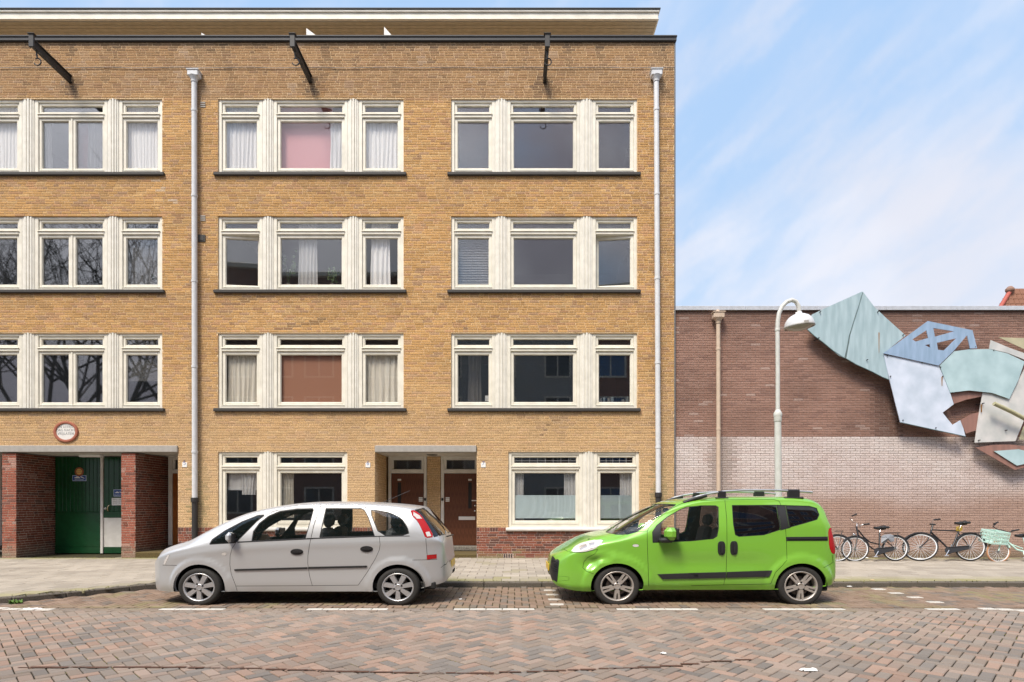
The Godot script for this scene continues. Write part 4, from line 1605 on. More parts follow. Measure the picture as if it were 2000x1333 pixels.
func scrap(st: SurfaceTool, p: Vector3, w: float, d: float) -> void:
	var n := 7
	var hs := []
	for i in n + 1:
		for j in n + 1:
			var e := 1.0 if i == 0 or j == 0 or i == n or j == n else 0.0
			hs.append(Vector3((i / float(n) - 0.5) * w + rng.randf_range(-0.1, 0.1) * w / 3, (1.0 - e) * rng.randf_range(0.0, 0.22) * d + 0.002, (j / float(n) - 0.5) * d + rng.randf_range(-0.1, 0.1) * d / 3))
	for i in n:
		for j in n:
			if Vector2(i - 3.0, j - 3.0).length() > 3.8:
				continue
			quad(st, p + hs[i * (n + 1) + j], p + hs[i * (n + 1) + j + 1], p + hs[(i + 1) * (n + 1) + j + 1], p + hs[(i + 1) * (n + 1) + j])


func tuft(st: SurfaceTool, p: Vector3, h: float, n: int) -> void:
	for k in n:
		var a := rng.randf() * TAU
		var d := Vector3(cos(a), rng.randf_range(0.3, 1.3), sin(a)) * h
		var s := Vector3(-sin(a), 0, cos(a)) * h * 0.45
		tri(st, p - s, p + s, p + d)


func wall_brick(p: Vector3) -> Color:
	var line := fy(854)
	var n := low_noise.get_noise_2d(p.x * 0.9 + 7.0, p.y * 1.2)
	var m := mid_noise.get_noise_2d(p.x * 1.4, p.y * 6.0)
	var c := Color(0.34, 0.2, 0.155).lerp(Color(0.39, 0.24, 0.19), rng.randf())
	if rng.randf() < 0.15:
		c = Color(0.3, 0.18, 0.145)
	if p.y > line:
		if m > 0.33 and rng.randf() < 0.35:
			c = c.lerp(Color(0.62, 0.5, 0.45), 0.4)
		c = shade(c, 1.0 + 0.25 * n)
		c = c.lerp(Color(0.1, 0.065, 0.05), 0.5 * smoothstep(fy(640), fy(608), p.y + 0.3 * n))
		var drip := absf(p.x - fx(1738)) + 0.2 * n
		c = c.lerp(Color(0.1, 0.06, 0.05), 0.6 * smoothstep(0.5, 0.1, drip) * smoothstep(fy(740), fy(775), p.y))
	else:
		var paint := Color(0.74, 0.635, 0.61).lerp(Color(0.83, 0.76, 0.735), clampf(0.5 - 1.2 * n, 0, 1))
		var cover := 0.92 * smoothstep(fy(1000), fy(930), p.y + 0.35 * n)
		c = c.lerp(Color(0.54, 0.38, 0.31), 0.75)
		c = c.lerp(paint, cover * rng.randf_range(0.82, 1.0))
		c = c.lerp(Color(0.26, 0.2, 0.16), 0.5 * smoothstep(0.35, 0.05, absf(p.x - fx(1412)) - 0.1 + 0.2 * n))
		c = shade(c, rng.randf_range(0.93, 1.05))
		c = c.lerp(Color(0.17, 0.15, 0.08), smoothstep(0.42, 0.14, p.y) * 0.6)
	return shade(c, 1.02)


func build_side_wall() -> void:
	var b := thing("brick_hall", "low windowless brown brick building with a pale painted band, right of the apartments", "building")
	var x0 := fx(1319)
	var x1 := fx(2560)
	var top := fy(604)
	var st := begin()
	box(st, Vector3(x0, 0.05, -0.4), Vector3(x1, top, -0.056))
	obj("wall", st, M.pale_mortar, b)
	st = begin()
	box(st, Vector3(x0, 0.05, -9.0), Vector3(x1, top - 0.05, -0.4))
	obj("hall_body", st, M.concrete, b)
	var out := [[], []]
	lay(Transform3D(Basis(), Vector3(x0, 0, -0.05)), x1 - x0, 0.08, top, [], wall_brick, out, 0.0627, 0.249, 0.0, true)
	pieces("brick", "brick_courses", brick_mesh(Vector3(0.236, 0.0545, 0.05), 0.005), M.brick, out[0], out[1], b, Vector3(fx(1450), fy(890), 0))
	var n := 9
	for k in n:
		st = begin()
		var a := lerpf(x0, x1, float(k) / n)
		var c := lerpf(x0, x1, float(k + 1) / n) - 0.004
		box(st, Vector3(a, top, -0.42), Vector3(c, top + 0.085, 0.0), 0.006)
		box(st, Vector3(a, top - 0.025, -0.03), Vector3(c, top + 0.002, 0.006), 0.003)
		obj("coping", st, M.aluminium, b)
	downpipe(b, 1403, 1404, 612, 1080, M.beige_pipe, 0.0, 8.0)
	# house with a red tiled roof beyond
	var h := thing("tiled_house", "house with a brown tiled hip roof and red hip tiles behind the low brick hall", "house", Vector3(24.5, 0, -12))
	st = begin()
	box(st, Vector3(-2.6, 0, -8), Vector3(9, 8.1, -0.9))
	obj("wall", st, grained(mat(Color(0.3, 0.16, 0.11), 0.9), M.brick.albedo_texture, 2.0), h)
	var roof := node("roof", h)
	var hip := []
	for r in 16:
		var y := 8.0 + r * 0.27
		var z := -0.6 - r * 0.08
		var xl := 0.25 - (12.05 - y) / 1.25
		hip.append(Vector3(xl, y + 0.08, z + 0.04))
		st = begin()
		var x := xl
		while x < 7.0:
			hull(st, Transform3D(Basis(Vector3.RIGHT, -0.35), Vector3(x + 0.13, y + 0.1, z)), Vector3(0.25, 0.36, 0.05), 0.02)
			x += 0.262
		obj("tile_course", st, grained(mat(Color(0.3, 0.14, 0.085), 0.85), M.brick.albedo_texture, 3.0), roof)
	st = begin()
	tube(st, hip, 0.1, 8)
	obj("hip_tiles", st, mat(Color(0.36, 0.08, 0.055), 0.7), roof)
	st = begin()
	hull(st, Transform3D(Basis(), hip[15] + Vector3(0, 0.08, 0)), Vector3(0.4, 0.36, 0.4), 0.14)
	obj("hip_end", st, mat(Color(0.24, 0.14, 0.1), 0.8), roof)


func plate_of(nums: Array, z: float, scale_ := 3.3326) -> PackedVector2Array:
	var out := []
	for k in range(0, nums.size(), 2):
		out.append(nums[k] / scale_ + 1540.0)
		out.append(nums[k + 1] / scale_ + 550.0)
	return outline_at(out, z)


func build_relief() -> void:
	var o := thing("wall_relief", "abstract relief of pale blue, white and brown metal plates on the brick hall", "wall sculpture")
	var rust := noise_tex(0.008, Color(0.86, 0.885, 0.89), Color(1, 1, 1), 5, 512, FastNoiseLite.TYPE_SIMPLEX_SMOOTH, 31)
	var teal := grained(mat(Color(0.43, 0.55, 0.59), 0.45), rust, 0.5)
	var blue := grained(mat(Color(0.33, 0.45, 0.62), 0.45), rust, 0.5)
	var ice := grained(mat(Color(0.67, 0.73, 0.85), 0.45), rust, 0.4)
	var mint := grained(mat(Color(0.48, 0.63, 0.66), 0.45), rust, 0.4)
	var white := grained(mat(Color(0.66, 0.64, 0.62), 0.5), rust, 0.5)
	var brown := grained(mat(Color(0.33, 0.17, 0.135), 0.6), rust, 0.6)
	var straw := grained(mat(Color(0.56, 0.5, 0.33), 0.55), rust, 0.6)
	for m in [teal, blue, brown]:
		m.uv1_scale = Vector3(1.6, 0.28, 1.6)
	var plates := [
		[[120, 310, 135, 258, 155, 215, 260, 165, 482, 65, 474, 110, 452, 170, 420, 270, 396, 350, 372, 470, 366, 500, 330, 482, 290, 450, 230, 400, 170, 355], 0.2, teal, []],
		[[486, 66, 560, 165, 640, 240, 765, 352, 620, 470, 640, 560, 655, 640, 610, 622, 540, 585, 440, 540, 378, 503, 384, 470, 404, 352, 428, 270, 460, 170], 0.205, teal, []],
		[[620, 468, 910, 258, 1200, 318, 1230, 435, 1185, 437, 1165, 350, 1080, 450, 980, 548], 0.25, blue, [[808, 378, 900, 318, 912, 368, 830, 392], [945, 303, 1080, 325, 955, 360], [890, 415, 922, 408, 925, 432], [968, 400, 1095, 370, 1015, 450, 975, 445]]],
		[[622, 476, 980, 550, 1020, 640, 1055, 725, 1078, 800, 1005, 855, 1070, 935, 1120, 905, 1140, 955, 1155, 1010, 730, 918, 700, 800, 660, 640], 0.22, ice, []],
		[[986, 548, 1080, 455, 1180, 442, 1310, 440, 1430, 470, 1540, 522, 1500, 640, 1440, 765, 1330, 726, 1180, 710, 1055, 724], 0.235, mint, []],
		[[1058, 728, 1180, 714, 1270, 718, 1255, 750, 1160, 770, 1080, 797], 0.17, brown, []],
		[[1120, 907, 1180, 870, 1245, 850, 1225, 970, 1157, 990], 0.17, brown, []],
		[[1268, 722, 1340, 730, 1440, 767, 1500, 642, 1540, 570, 1600, 520, 1620, 700, 1545, 880, 1480, 1040, 1215, 1050, 1240, 880], 0.19, white, []],
		[[1320, 382, 1440, 432, 1560, 475, 1560, 518, 1430, 466, 1310, 438], 0.18, white, []],
		[[1372, 364, 1620, 372, 1620, 480], 0.19, straw, []],
		[[1535, 945, 1640, 930, 1640, 1048, 1505, 1028], 0.19, straw, []],
		[[1220, 1082, 1340, 1064, 1440, 1062, 1620, 1080, 1620, 1190, 1475, 1228], 0.18, brown, []],
		[[1340, 1105, 1500, 1093, 1580, 1112, 1580, 1180, 1490, 1200], 0.21, mint, []],
	]
	for p in plates:
		var holes := []
		for h in p[3]:
			holes.append(plate_of(h, p[1]))
		var st := begin()
		slab(st, plate_of(p[0], p[1]), p[1] - 0.018, p[1], holes)
		obj("plate", st, p[2], o)
	# folded lips along the lower edges of the two large plates
	for e in [[[120, 310, 170, 355, 230, 400, 290, 450, 366, 500], 0.195], [[378, 503, 440, 540, 540, 585, 610, 622, 655, 640], 0.2], [[730, 918, 940, 964, 1155, 1010], 0.215], [[372, 500, 396, 356, 424, 270, 456, 170, 484, 72], 0.2]]:
		var pts := []
		for k in range(0, e[0].size(), 2):
			pts.append(at(e[0][k] / 3.3326 + 1540.0, e[0][k + 1] / 3.3326 + 550.0, e[1]))
		var st := begin()
		tube(st, pts, 0.012, 6)
		obj("folded_edge", st, mat(Color(0.12, 0.18, 0.19), 0.6), o)
	var st := begin()
	var a := at(1340 / 3.3326 + 1540, 795 / 3.3326 + 550, 0.42)
	tube(st, [a, a + Vector3(0.45, -0.21, 0), a + Vector3(0.95, -0.46, -0.03)], 0.05, 14)
	obj("pole", st, grained(mat(Color(0.47, 0.43, 0.26), 0.6), rust, 2.0), o)
	st = begin()   # bolts and spacers
	for q in [[205, 200], [195, 370], [580, 200], [510, 512], [745, 350], [660, 620], [640, 485], [865, 530], [742, 905], [955, 955], [1000, 620], [985, 560], [1265, 795], [1240, 1035], [1415, 970], [1330, 450], [1210, 430]]:
		var p := at(q[0] / 3.3326 + 1540.0, q[1] / 3.3326 + 550.0, 0.2)
		lathe(st, Transform3D(Basis(Vector3.RIGHT, PI / 2), p), [Vector2(0.013, -0.2), Vector2(0.013, 0.05), Vector2(0.0, 0.052)], 8, true)
	obj("bolts", st, M.iron, o)
	st = begin()
	for q in [[596, 330, 6, 120], [1003, 622, 4, 50], [1262, 800, 3, 45]]:   # rust runs below leaking bolts
		var p := at(q[0] / 3.3326 + 1540.0, q[1] / 3.3326 + 550.0, 0.2385)
		var out := PackedVector2Array([Vector2(p.x - q[2] * 0.0022, p.y), Vector2(p.x + q[2] * 0.0022, p.y), Vector2(p.x + q[2] * 0.001, p.y - q[3] * 0.004), Vector2(p.x, p.y - q[3] * 0.0046), Vector2(p.x - q[2] * 0.001, p.y - q[3] * 0.0035)])
		slab(st, out, 0.2, 0.2385 if q[0] > 900 else 0.208)
	obj("rust_run", st, mat(Color(0.3, 0.15, 0.05), 0.9), o)


func build_street_lamp() -> void:
	var z := 4.05
	var foot := at(1521, 985, z)
	foot.y = pave_height(z)
	var o := thing("street_lamp", "cream street lamp with a swan-neck arm and round dome head behind the green car", "street lamp", foot)
	var to := func(px: float, py: float) -> Vector3: return at(px, py, z) - foot
	var st := begin()
	var collar: Vector3 = to.call(1519.5, 812)
	tube(st, [Vector3(0, -0.05, 0), Vector3(0, 0.9, 0), Vector3(collar.x, collar.y - 0.05, 0)], [0.078, 0.066, 0.06], 18)
	tube(st, [Vector3(0, 0.9, 0), Vector3(0, 0.94, 0)], 0.073, 18)
	obj("post", st, M.lamp_paint, o)
	st = begin()
	lathe(st, Transform3D(Basis(), collar), [Vector2(0.06, -0.12), Vector2(0.07, -0.11), Vector2(0.07, -0.02), Vector2(0.077, -0.01), Vector2(0.077, 0.04), Vector2(0.06, 0.07), Vector2(0.042, 0.11)], 20)
	obj("collar", st, M.lamp_paint, o)
	st = begin()
	var pts := [collar + Vector3(0, 0.05, 0)]
	for q in [[1519.5, 720], [1519, 645], [1519.5, 628], [1522, 612], [1528, 599], [1537, 590], [1547, 586.5], [1555, 589.5], [1560, 598], [1561.5, 612]]:
		pts.append(to.call(q[0], q[1]))
	tube(st, pts, 0.039, 14)
	lathe(st, Transform3D(Basis(), to.call(1519, 645)), [Vector2(0.039, -0.03), Vector2(0.047, -0.02), Vector2(0.047, 0.02), Vector2(0.039, 0.03)], 14)
	obj("arm", st, M.lamp_paint, o)
	var head := node("lamp_head", o)
	head.position = to.call(1561.5, 634)
	head.rotation = Vector3(0.04, 0, 0.07)
	st = begin()
	lathe(st, Transform3D(), [Vector2(0.262, -0.05), Vector2(0.265, -0.03), Vector2(0.262, -0.01), Vector2(0.25, 0.04), Vector2(0.22, 0.1), Vector2(0.17, 0.15), Vector2(0.1, 0.185), Vector2(0.06, 0.195), Vector2(0.055, 0.23), Vector2(0.0, 0.235)], 36)
	obj("dome", st, M.zinc, head)
	st = begin()
	lathe(st, Transform3D(), [Vector2(0.0, -0.12), Vector2(0.1, -0.11), Vector2(0.19, -0.085), Vector2(0.25, -0.05)], 36)
	obj("diffuser", st, mat(Color(0.3, 0.28, 0.24), 0.15), head)
	st = begin()
	lathe(st, Transform3D(), [Vector2(0.25, -0.06), Vector2(0.272, -0.055), Vector2(0.272, -0.03), Vector2(0.26, -0.025)], 36)
	box(st, Vector3(-0.04, -0.05, 0.25), Vector3(0.04, 0.01, 0.285), 0.006)
	obj("rim", st, mat(Color(0.4, 0.38, 0.35), 0.5), head)


# ---- bicycles leaning against the hall ----

func bp(x: float, y: float, off := 0.0) -> Vector3:   # a point of a bicycle, on its leaning plane
	var z := 0.7
	for k in 3:
		z = 0.86 - 0.36 * (at(1600 + x / 5.0, 960 + y / 5.0, z).y - 0.11)
	return at(1600 + x / 5.0, 960 + y / 5.0, z + off)


func wheel_ring(c: Vector2, rx: float, ry: float, k: float, from: float, to: float, n: int, lean := 0.0) -> Array:
	var pts := []
	for i in n:
		var a := lerpf(from, to, float(i) / n)
		pts.append(bp(c.x + rx * k * cos(a), c.y - ry * k * sin(a), lean * cos(a)))
	return pts


func bike_wheel(o: Node3D, c: Vector2, rx: float, ry: float, tyre: Material, lean := 0.0) -> void:
	var w := node("wheel", o)
	var parts := [["tyre", 0.965, 0.021, tyre], ["rim", 0.905, 0.014, M.zinc]]
	for p in parts:
		var st := begin()
		tube(st, wheel_ring(c, rx, ry, p[1], 0, TAU, 44, lean), p[2], 8, true)
		var m := obj(p[0], st, p[3], w)
		m.position = -o.position
	var st := begin()
	for k in 28:
		var a := TAU * k / 28.0
		var hub := bp(c.x + rx * 0.05 * cos(a + 1.3 * (1 if k % 2 else -1)), c.y - ry * 0.05 * sin(a + 1.3 * (1 if k % 2 else -1)), 0.03 if k % 4 < 2 else -0.03)
		tube(st, [hub, bp(c.x + rx * 0.9 * cos(a), c.y - ry * 0.9 * sin(a), lean * cos(a))], 0.0028, 4)
	var s := obj("spokes", st, M.zinc, w)
	s.position = -o.position
	st = begin()
	tube(st, [bp(c.x, c.y, -0.06), bp(c.x, c.y, 0.06)], 0.03, 12)
	s = obj("hub", st, M.chrome, w)
	s.position = -o.position


func bike(label: String, d: Dictionary) -> Node3D:
	var f: Vector2 = d.front
	var r: Vector2 = d.rear
	var foot := (bp(f.x, f.y + d.ry) + bp(r.x, r.y + d.ry)) / 2.0
	foot.y = 0.112
	var o := thing("bicycle", label, "bicycle", foot)
	var paint: Material = d.paint
	bike_wheel(o, f, d.frx, d.get("fry", d.ry), d.tyre, d.get("lean", 0.0))
	bike_wheel(o, r, d.rx, d.ry, d.tyre)
	var add := func(called: String, st: SurfaceTool, m: Material) -> void:
		var n := obj(called, st, m, o)
		n.position = -foot
	var st := begin()
	for t in d.frame:
		var pts := []
		for k in range(0, t[1].size(), 2):
			pts.append(bp(t[1][k], t[1][k + 1]))
		tube(st, pts, t[0], 9)
	add.call("frame", st, paint)
	st = begin()
	for s in [-0.05, 0.05]:
		var pts := []
		for k in range(0, d.fork.size(), 2):
			pts.append(bp(d.fork[k], d.fork[k + 1], s if k > 0 else 0.0))
		tube(st, pts, 0.014, 8)
	add.call("fork", st, paint)
	st = begin()
	for h in d.bars:
		var pts := []
		for k in range(0, h.size(), 3):
			pts.append(bp(h[k], h[k + 1], h[k + 2]))
		tube(st, pts, 0.012, 8)
	add.call("handlebar", st, d.get("bar_paint", M.chrome))
	for g in d.grips:
		st = begin()
		tube(st, [bp(g[0], g[1], g[4]), bp(g[2], g[3], g[5])], 0.02, 9)
		add.call("grip", st, M.plastic)
	st = begin()
	var s0 := bp(d.saddle.x, d.saddle.y)
	var face: float = d.get("face", -1.0)
	tube(st, [s0 + Vector3(-0.17 * face * -1.0, 0.005, 0), s0 + Vector3(-0.1 * face * -1.0, 0.0, 0), s0 + Vector3(0.02 * face, 0.0, 0), s0 + Vector3(0.1 * -face * -1.0 * -1.0, 0.015, 0)], [0.03, 0.036, 0.05, 0.058], 10)
	hull(st, Transform3D(Basis(), s0 + Vector3(-0.08 * face, 0.02, 0)), Vector3(0.2, 0.06, 0.2), 0.028)
	add.call("saddle", st, M.plastic)
	st = begin()
	tube(st, [s0, bp(d.post.x, d.post.y)], 0.013, 8)
	add.call("seat_post", st, M.chrome)
	for g in [[f, d.frx, d.get("fry", d.ry), 0.35, 2.6], [r, d.rx, d.ry, -0.3, 2.7]]:
		st = begin()
		tube(st, wheel_ring(g[0], g[1], g[2], 1.05, g[3], g[4], 22), 0.024, 6)
		add.call("mudguard", st, d.get("guard", paint))
	if d.has("carrier"):
		st = begin()
		var c: Array = d.carrier
		for s in [-0.06, 0.0, 0.06]:
			tube(st, [bp(c[0], c[1], s), bp(c[2], c[3], s)], 0.009, 6)
		for s in [-0.06, 0.06]:
			tube(st, [bp(c[2] - (c[2] - c[0]) * 0.15, c[3], s), bp(d.rack.x, d.rack.y, s)], 0.008, 6)
		add.call("carrier", st, M.plastic)
	st = begin()
	var c0: Vector2 = d.crank
	var ch := []
	for k in 20:
		var a := TAU * k / 20.0
		ch.append(bp(c0.x + 42 * cos(a), c0.y - 36 * sin(a), 0.045))
	for k in 20:
		tri(st, bp(c0.x, c0.y, 0.05), ch[k], ch[(k + 1) % 20])
	tube(st, [bp(c0.x, c0.y - 28, 0.045), bp(r.x - 10, r.y - 14, 0.045)], 0.014, 6)
	tube(st, [bp(c0.x, c0.y + 28, 0.045), bp(r.x - 10, r.y + 14, 0.045)], 0.014, 6)
	quad(st, bp(c0.x, c0.y + 28, 0.046), bp(r.x - 10, r.y + 14, 0.046), bp(r.x - 10, r.y - 14, 0.046), bp(c0.x, c0.y - 28, 0.046))
	add.call("chain_case", st, d.get("case", M.plastic))
	st = begin()
	tube(st, [bp(c0.x, c0.y, 0.06), bp(c0.x - 28, c0.y + 48, 0.075)], 0.012, 7)
	hull(st, Transform3D(Basis(), bp(c0.x - 30, c0.y + 52, 0.11)), Vector3(0.1, 0.025, 0.09), 0.008)
	tube(st, [bp(c0.x, c0.y, -0.06), bp(c0.x + 28, c0.y - 48, -0.075)], 0.012, 7)
	hull(st, Transform3D(Basis(), bp(c0.x + 30, c0.y - 52, -0.11)), Vector3(0.1, 0.025, 0.09), 0.008)
	add.call("crank", st, M.chrome)
	if d.has("lamp"):
		st = begin()
		var p := bp(d.lamp.x, d.lamp.y, 0.03)
		lathe(st, Transform3D(Basis(Vector3.FORWARD, -PI / 2), p), [Vector2(0.0, -0.07), Vector2(0.03, -0.05), Vector2(0.042, 0.0), Vector2(0.042, 0.015), Vector2(0.0, 0.02)], 14)
		add.call("headlamp", st, M.chrome)
	return o


func build_bicycles() -> void:
	var black := mat(Color(0.014, 0.014, 0.016), 0.3)
	var mint := mat(Color(0.5, 0.7, 0.63), 0.35)
	bike("black bicycle mostly hidden behind the green car, its front wheel showing", {"front": Vector2(180, 562), "rear": Vector2(-360, 562), "frx": 142.0, "rx": 142.0, "ry": 128.0, "paint": black, "tyre": M.rubber, "face": 1.0,
		"frame": [[0.019, [90, 340, 70, 400]], [0.018, [80, 390, -110, 580]], [0.015, [85, 360, -180, 400]], [0.016, [-190, 380, -120, 590]], [0.011, [-120, 590, -360, 562]], [0.011, [-185, 420, -360, 562]]], "fork": [70, 400, 95, 460, 180, 562],
		"bars": [[90, 340, 0, 95, 300, 0], [40, 280, -0.25, 95, 300, 0, 40, 290, 0.25]], "grips": [[40, 280, -10, 285, -0.25, -0.27], [40, 290, -10, 295, 0.25, 0.27]], "saddle": Vector2(-205, 350), "post": Vector2(-190, 390), "carrier": [150, 392, 240, 390], "rack": Vector2(190, 560), "crank": Vector2(-115, 588)})
	var b2 := bike("black step-through bicycle with a grey rag over its rear wheel", {"front": Vector2(352, 568), "rear": Vector2(745, 560), "frx": 134.0, "rx": 126.0, "ry": 121.0, "paint": black, "tyre": M.rubber,
		"frame": [[0.021, [366, 345, 380, 420]], [0.018, [384, 380, 440, 450, 500, 500, 590, 520]], [0.018, [380, 425, 440, 490, 520, 560, 585, 590]], [0.018, [592, 400, 588, 592]], [0.012, [585, 590, 745, 560]], [0.011, [596, 440, 745, 560]]], "fork": [378, 420, 372, 470, 352, 568],
		"bars": [[372, 350, 0, 370, 312, 0], [325, 285, -0.2, 300, 262, -0.24, 330, 300, -0.1, 370, 312, 0, 400, 330, 0.1, 392, 345, 0.22, 430, 325, 0.25]], "grips": [[322, 242, 368, 224, -0.24, -0.26], [430, 325, 492, 321, 0.25, 0.27]], "saddle": Vector2(605, 360), "post": Vector2(592, 405), "carrier": [632, 412, 795, 408], "rack": Vector2(745, 560), "crank": Vector2(580, 588), "lamp": Vector2(332, 425)})
	bike("tall black bicycle with a straight top tube and a yellow lock under the saddle", {"front": Vector2(990, 548), "rear": Vector2(1478, 548), "frx": 176.0, "rx": 150.0, "ry": 133.0, "paint": black, "tyre": M.rubber, "lean": 0.1,
		"frame": [[0.022, [1110, 335, 1092, 405]], [0.017, [1104, 378, 1350, 390]], [0.021, [1095, 402, 1190, 490, 1282, 580]], [0.021, [1372, 372, 1330, 480, 1285, 582]], [0.012, [1285, 582, 1478, 548]], [0.012, [1356, 400, 1478, 548]]], "fork": [1092, 405, 1065, 480, 990, 548],
		"bars": [[1108, 340, 0, 1112, 318, 0], [1185, 272, -0.24, 1120, 280, -0.2, 1105, 300, -0.08, 1112, 318, 0, 1080, 322, 0.1, 1125, 326, 0.22]], "grips": [[1120, 280, 1184, 274, -0.2, -0.24], [1085, 322, 1140, 326, 0.2, 0.24]], "saddle": Vector2(1395, 314), "post": Vector2(1372, 372), "carrier": [1395, 407, 1592, 405], "rack": Vector2(1478, 548), "crank": Vector2(1270, 578), "case": M.plastic})
	bike("mint green bicycle with tan tyres and a crate on its front carrier", {"front": Vector2(1752, 592), "rear": Vector2(2230, 575), "frx": 112.0, "fry": 106.0, "rx": 135.0, "ry": 118.0, "paint": mint, "tyre": mat(Color(0.36, 0.18, 0.09), 0.7), "lean": -0.05,
		"frame": [[0.024, [1785, 395, 1795, 455]], [0.022, [1800, 430, 1850, 500, 1930, 570, 2040, 600]], [0.014, [1806, 460, 1880, 520, 1990, 560]], [0.022, [1995, 430, 2035, 600]], [0.014, [2035, 600, 2230, 575]], [0.012, [2000, 460, 2230, 575]]], "fork": [1795, 455, 1770, 520, 1752, 592],
		"bars": [[1787, 400, 0, 1780, 372, 0], [1735, 312, -0.24, 1702, 345, -0.2, 1740, 372, -0.08, 1780, 380, 0, 1850, 400, 0.1, 1880, 395, 0.2, 1950, 378, 0.25]], "grips": [[1708, 322, 1748, 303, -0.22, -0.25], [1885, 388, 1955, 376, 0.22, 0.25]], "saddle": Vector2(1985, 435), "post": Vector2(1995, 470), "crank": Vector2(2035, 600), "guard": mint, "case": mint, "bar_paint": M.plastic})
	# things the bicycles carry
	var st := begin()
	var pts := [Vector2(610, 440), Vector2(640, 425), Vector2(700, 420), Vector2(732, 435), Vector2(735, 480), Vector2(705, 490), Vector2(670, 470), Vector2(640, 505), Vector2(605, 500)]
	for layer in 3:
		var c := bp(668, 458, 0.12 + 0.01 * layer)
		for k in pts.size():
			var a: Vector2 = pts[k]
			var b: Vector2 = pts[(k + 1) % pts.size()]
			tri(st, c + Vector3(0, 0, 0.02), bp(b.x, b.y + layer * 4, 0.09 + rng.randf_range(-0.03, 0.03)), bp(a.x, a.y + layer * 4, 0.09 + rng.randf_range(-0.03, 0.03)))
	tag(obj("rag", st, mat(Color(0.2, 0.21, 0.23), 0.6)), "grey crumpled rain cover hanging over the rear wheel of the step-through bicycle", "rain cover")
	st = begin()
	for k in 3:
		tube(st, [bp(1340, 382 - k * 14, 0.03), bp(1372, 390 - k * 14, 0.07), bp(1400, 378 - k * 14, 0.03), bp(1372, 372 - k * 14, -0.04)], 0.011, 6, true)
	tag(obj("chain_lock", st, mat(Color(0.4, 0.28, 0.02), 0.5)), "yellow and black chain lock wound under the saddle of the tall black bicycle", "lock")
	var cr := thing("crate", "mint green plastic crate on the front carrier of the mint bicycle", "crate", bp(1700, 500))
	var w := 0.5
	var h := 0.27
	var d := 0.34
	for s in [[Vector3(0, 0, d / 2), 0.0, w], [Vector3(0, 0, -d / 2), 0.0, w], [Vector3(w / 2, 0, 0), PI / 2, d], [Vector3(-w / 2, 0, 0), PI / 2, d]]:
		st = begin()
		var t := Transform3D(Basis(Vector3.UP, s[1]), s[0])
		for y in [0.0, 0.09, 0.18, h]:
			hull(st, t * Transform3D(Basis(), Vector3(0, y, 0)), Vector3(s[2], 0.035 if y < h else 0.05, 0.016), 0.004)
		var n := int(s[2] / 0.07)
		for k in n + 1:
			hull(st, t * Transform3D(Basis(), Vector3((k / float(n) - 0.5) * (s[2] - 0.02), h / 2, 0.001)), Vector3(0.02, h, 0.018), 0.004)
		obj("side", st, mint, cr)
	st = begin()
	hull(st, Transform3D(), Vector3(w, 0.014, d), 0.003)
	obj("floor_panel", st, mint, cr)
	cr.rotation = Vector3(0.2, 0.25, -0.06)


# ---- the other side of the street, which the windows and cars reflect ----

func branch(st: SurfaceTool, p: Vector3, d: Vector3, l: float, r: float, depth: int) -> void:
	var bend := Vector3(rng.randf_range(-1, 1), rng.randf_range(-0.3, 0.6), rng.randf_range(-1, 1)) * 0.22
	var q := p + d * l * 0.5 + bend * l * 0.2
	var e := q + (d + bend).normalized() * l * 0.5
	tube(st, [p, q, e], [r, r * 0.85, r * 0.68], 5 if depth > 2 else 3)
	if depth == 0:
		return
	var n := 3 if depth > 2 else 2
	for k in n:
		var side := Vector3(rng.randf_range(-1, 1), rng.randf_range(-0.25, 0.75), rng.randf_range(-1, 1)).normalized()
		branch(st, q.lerp(e, rng.randf_range(0.3, 1.0)), (d * 0.75 + side * 0.75).normalized(), l * rng.randf_range(0.6, 0.82), r * 0.58, depth - 1)


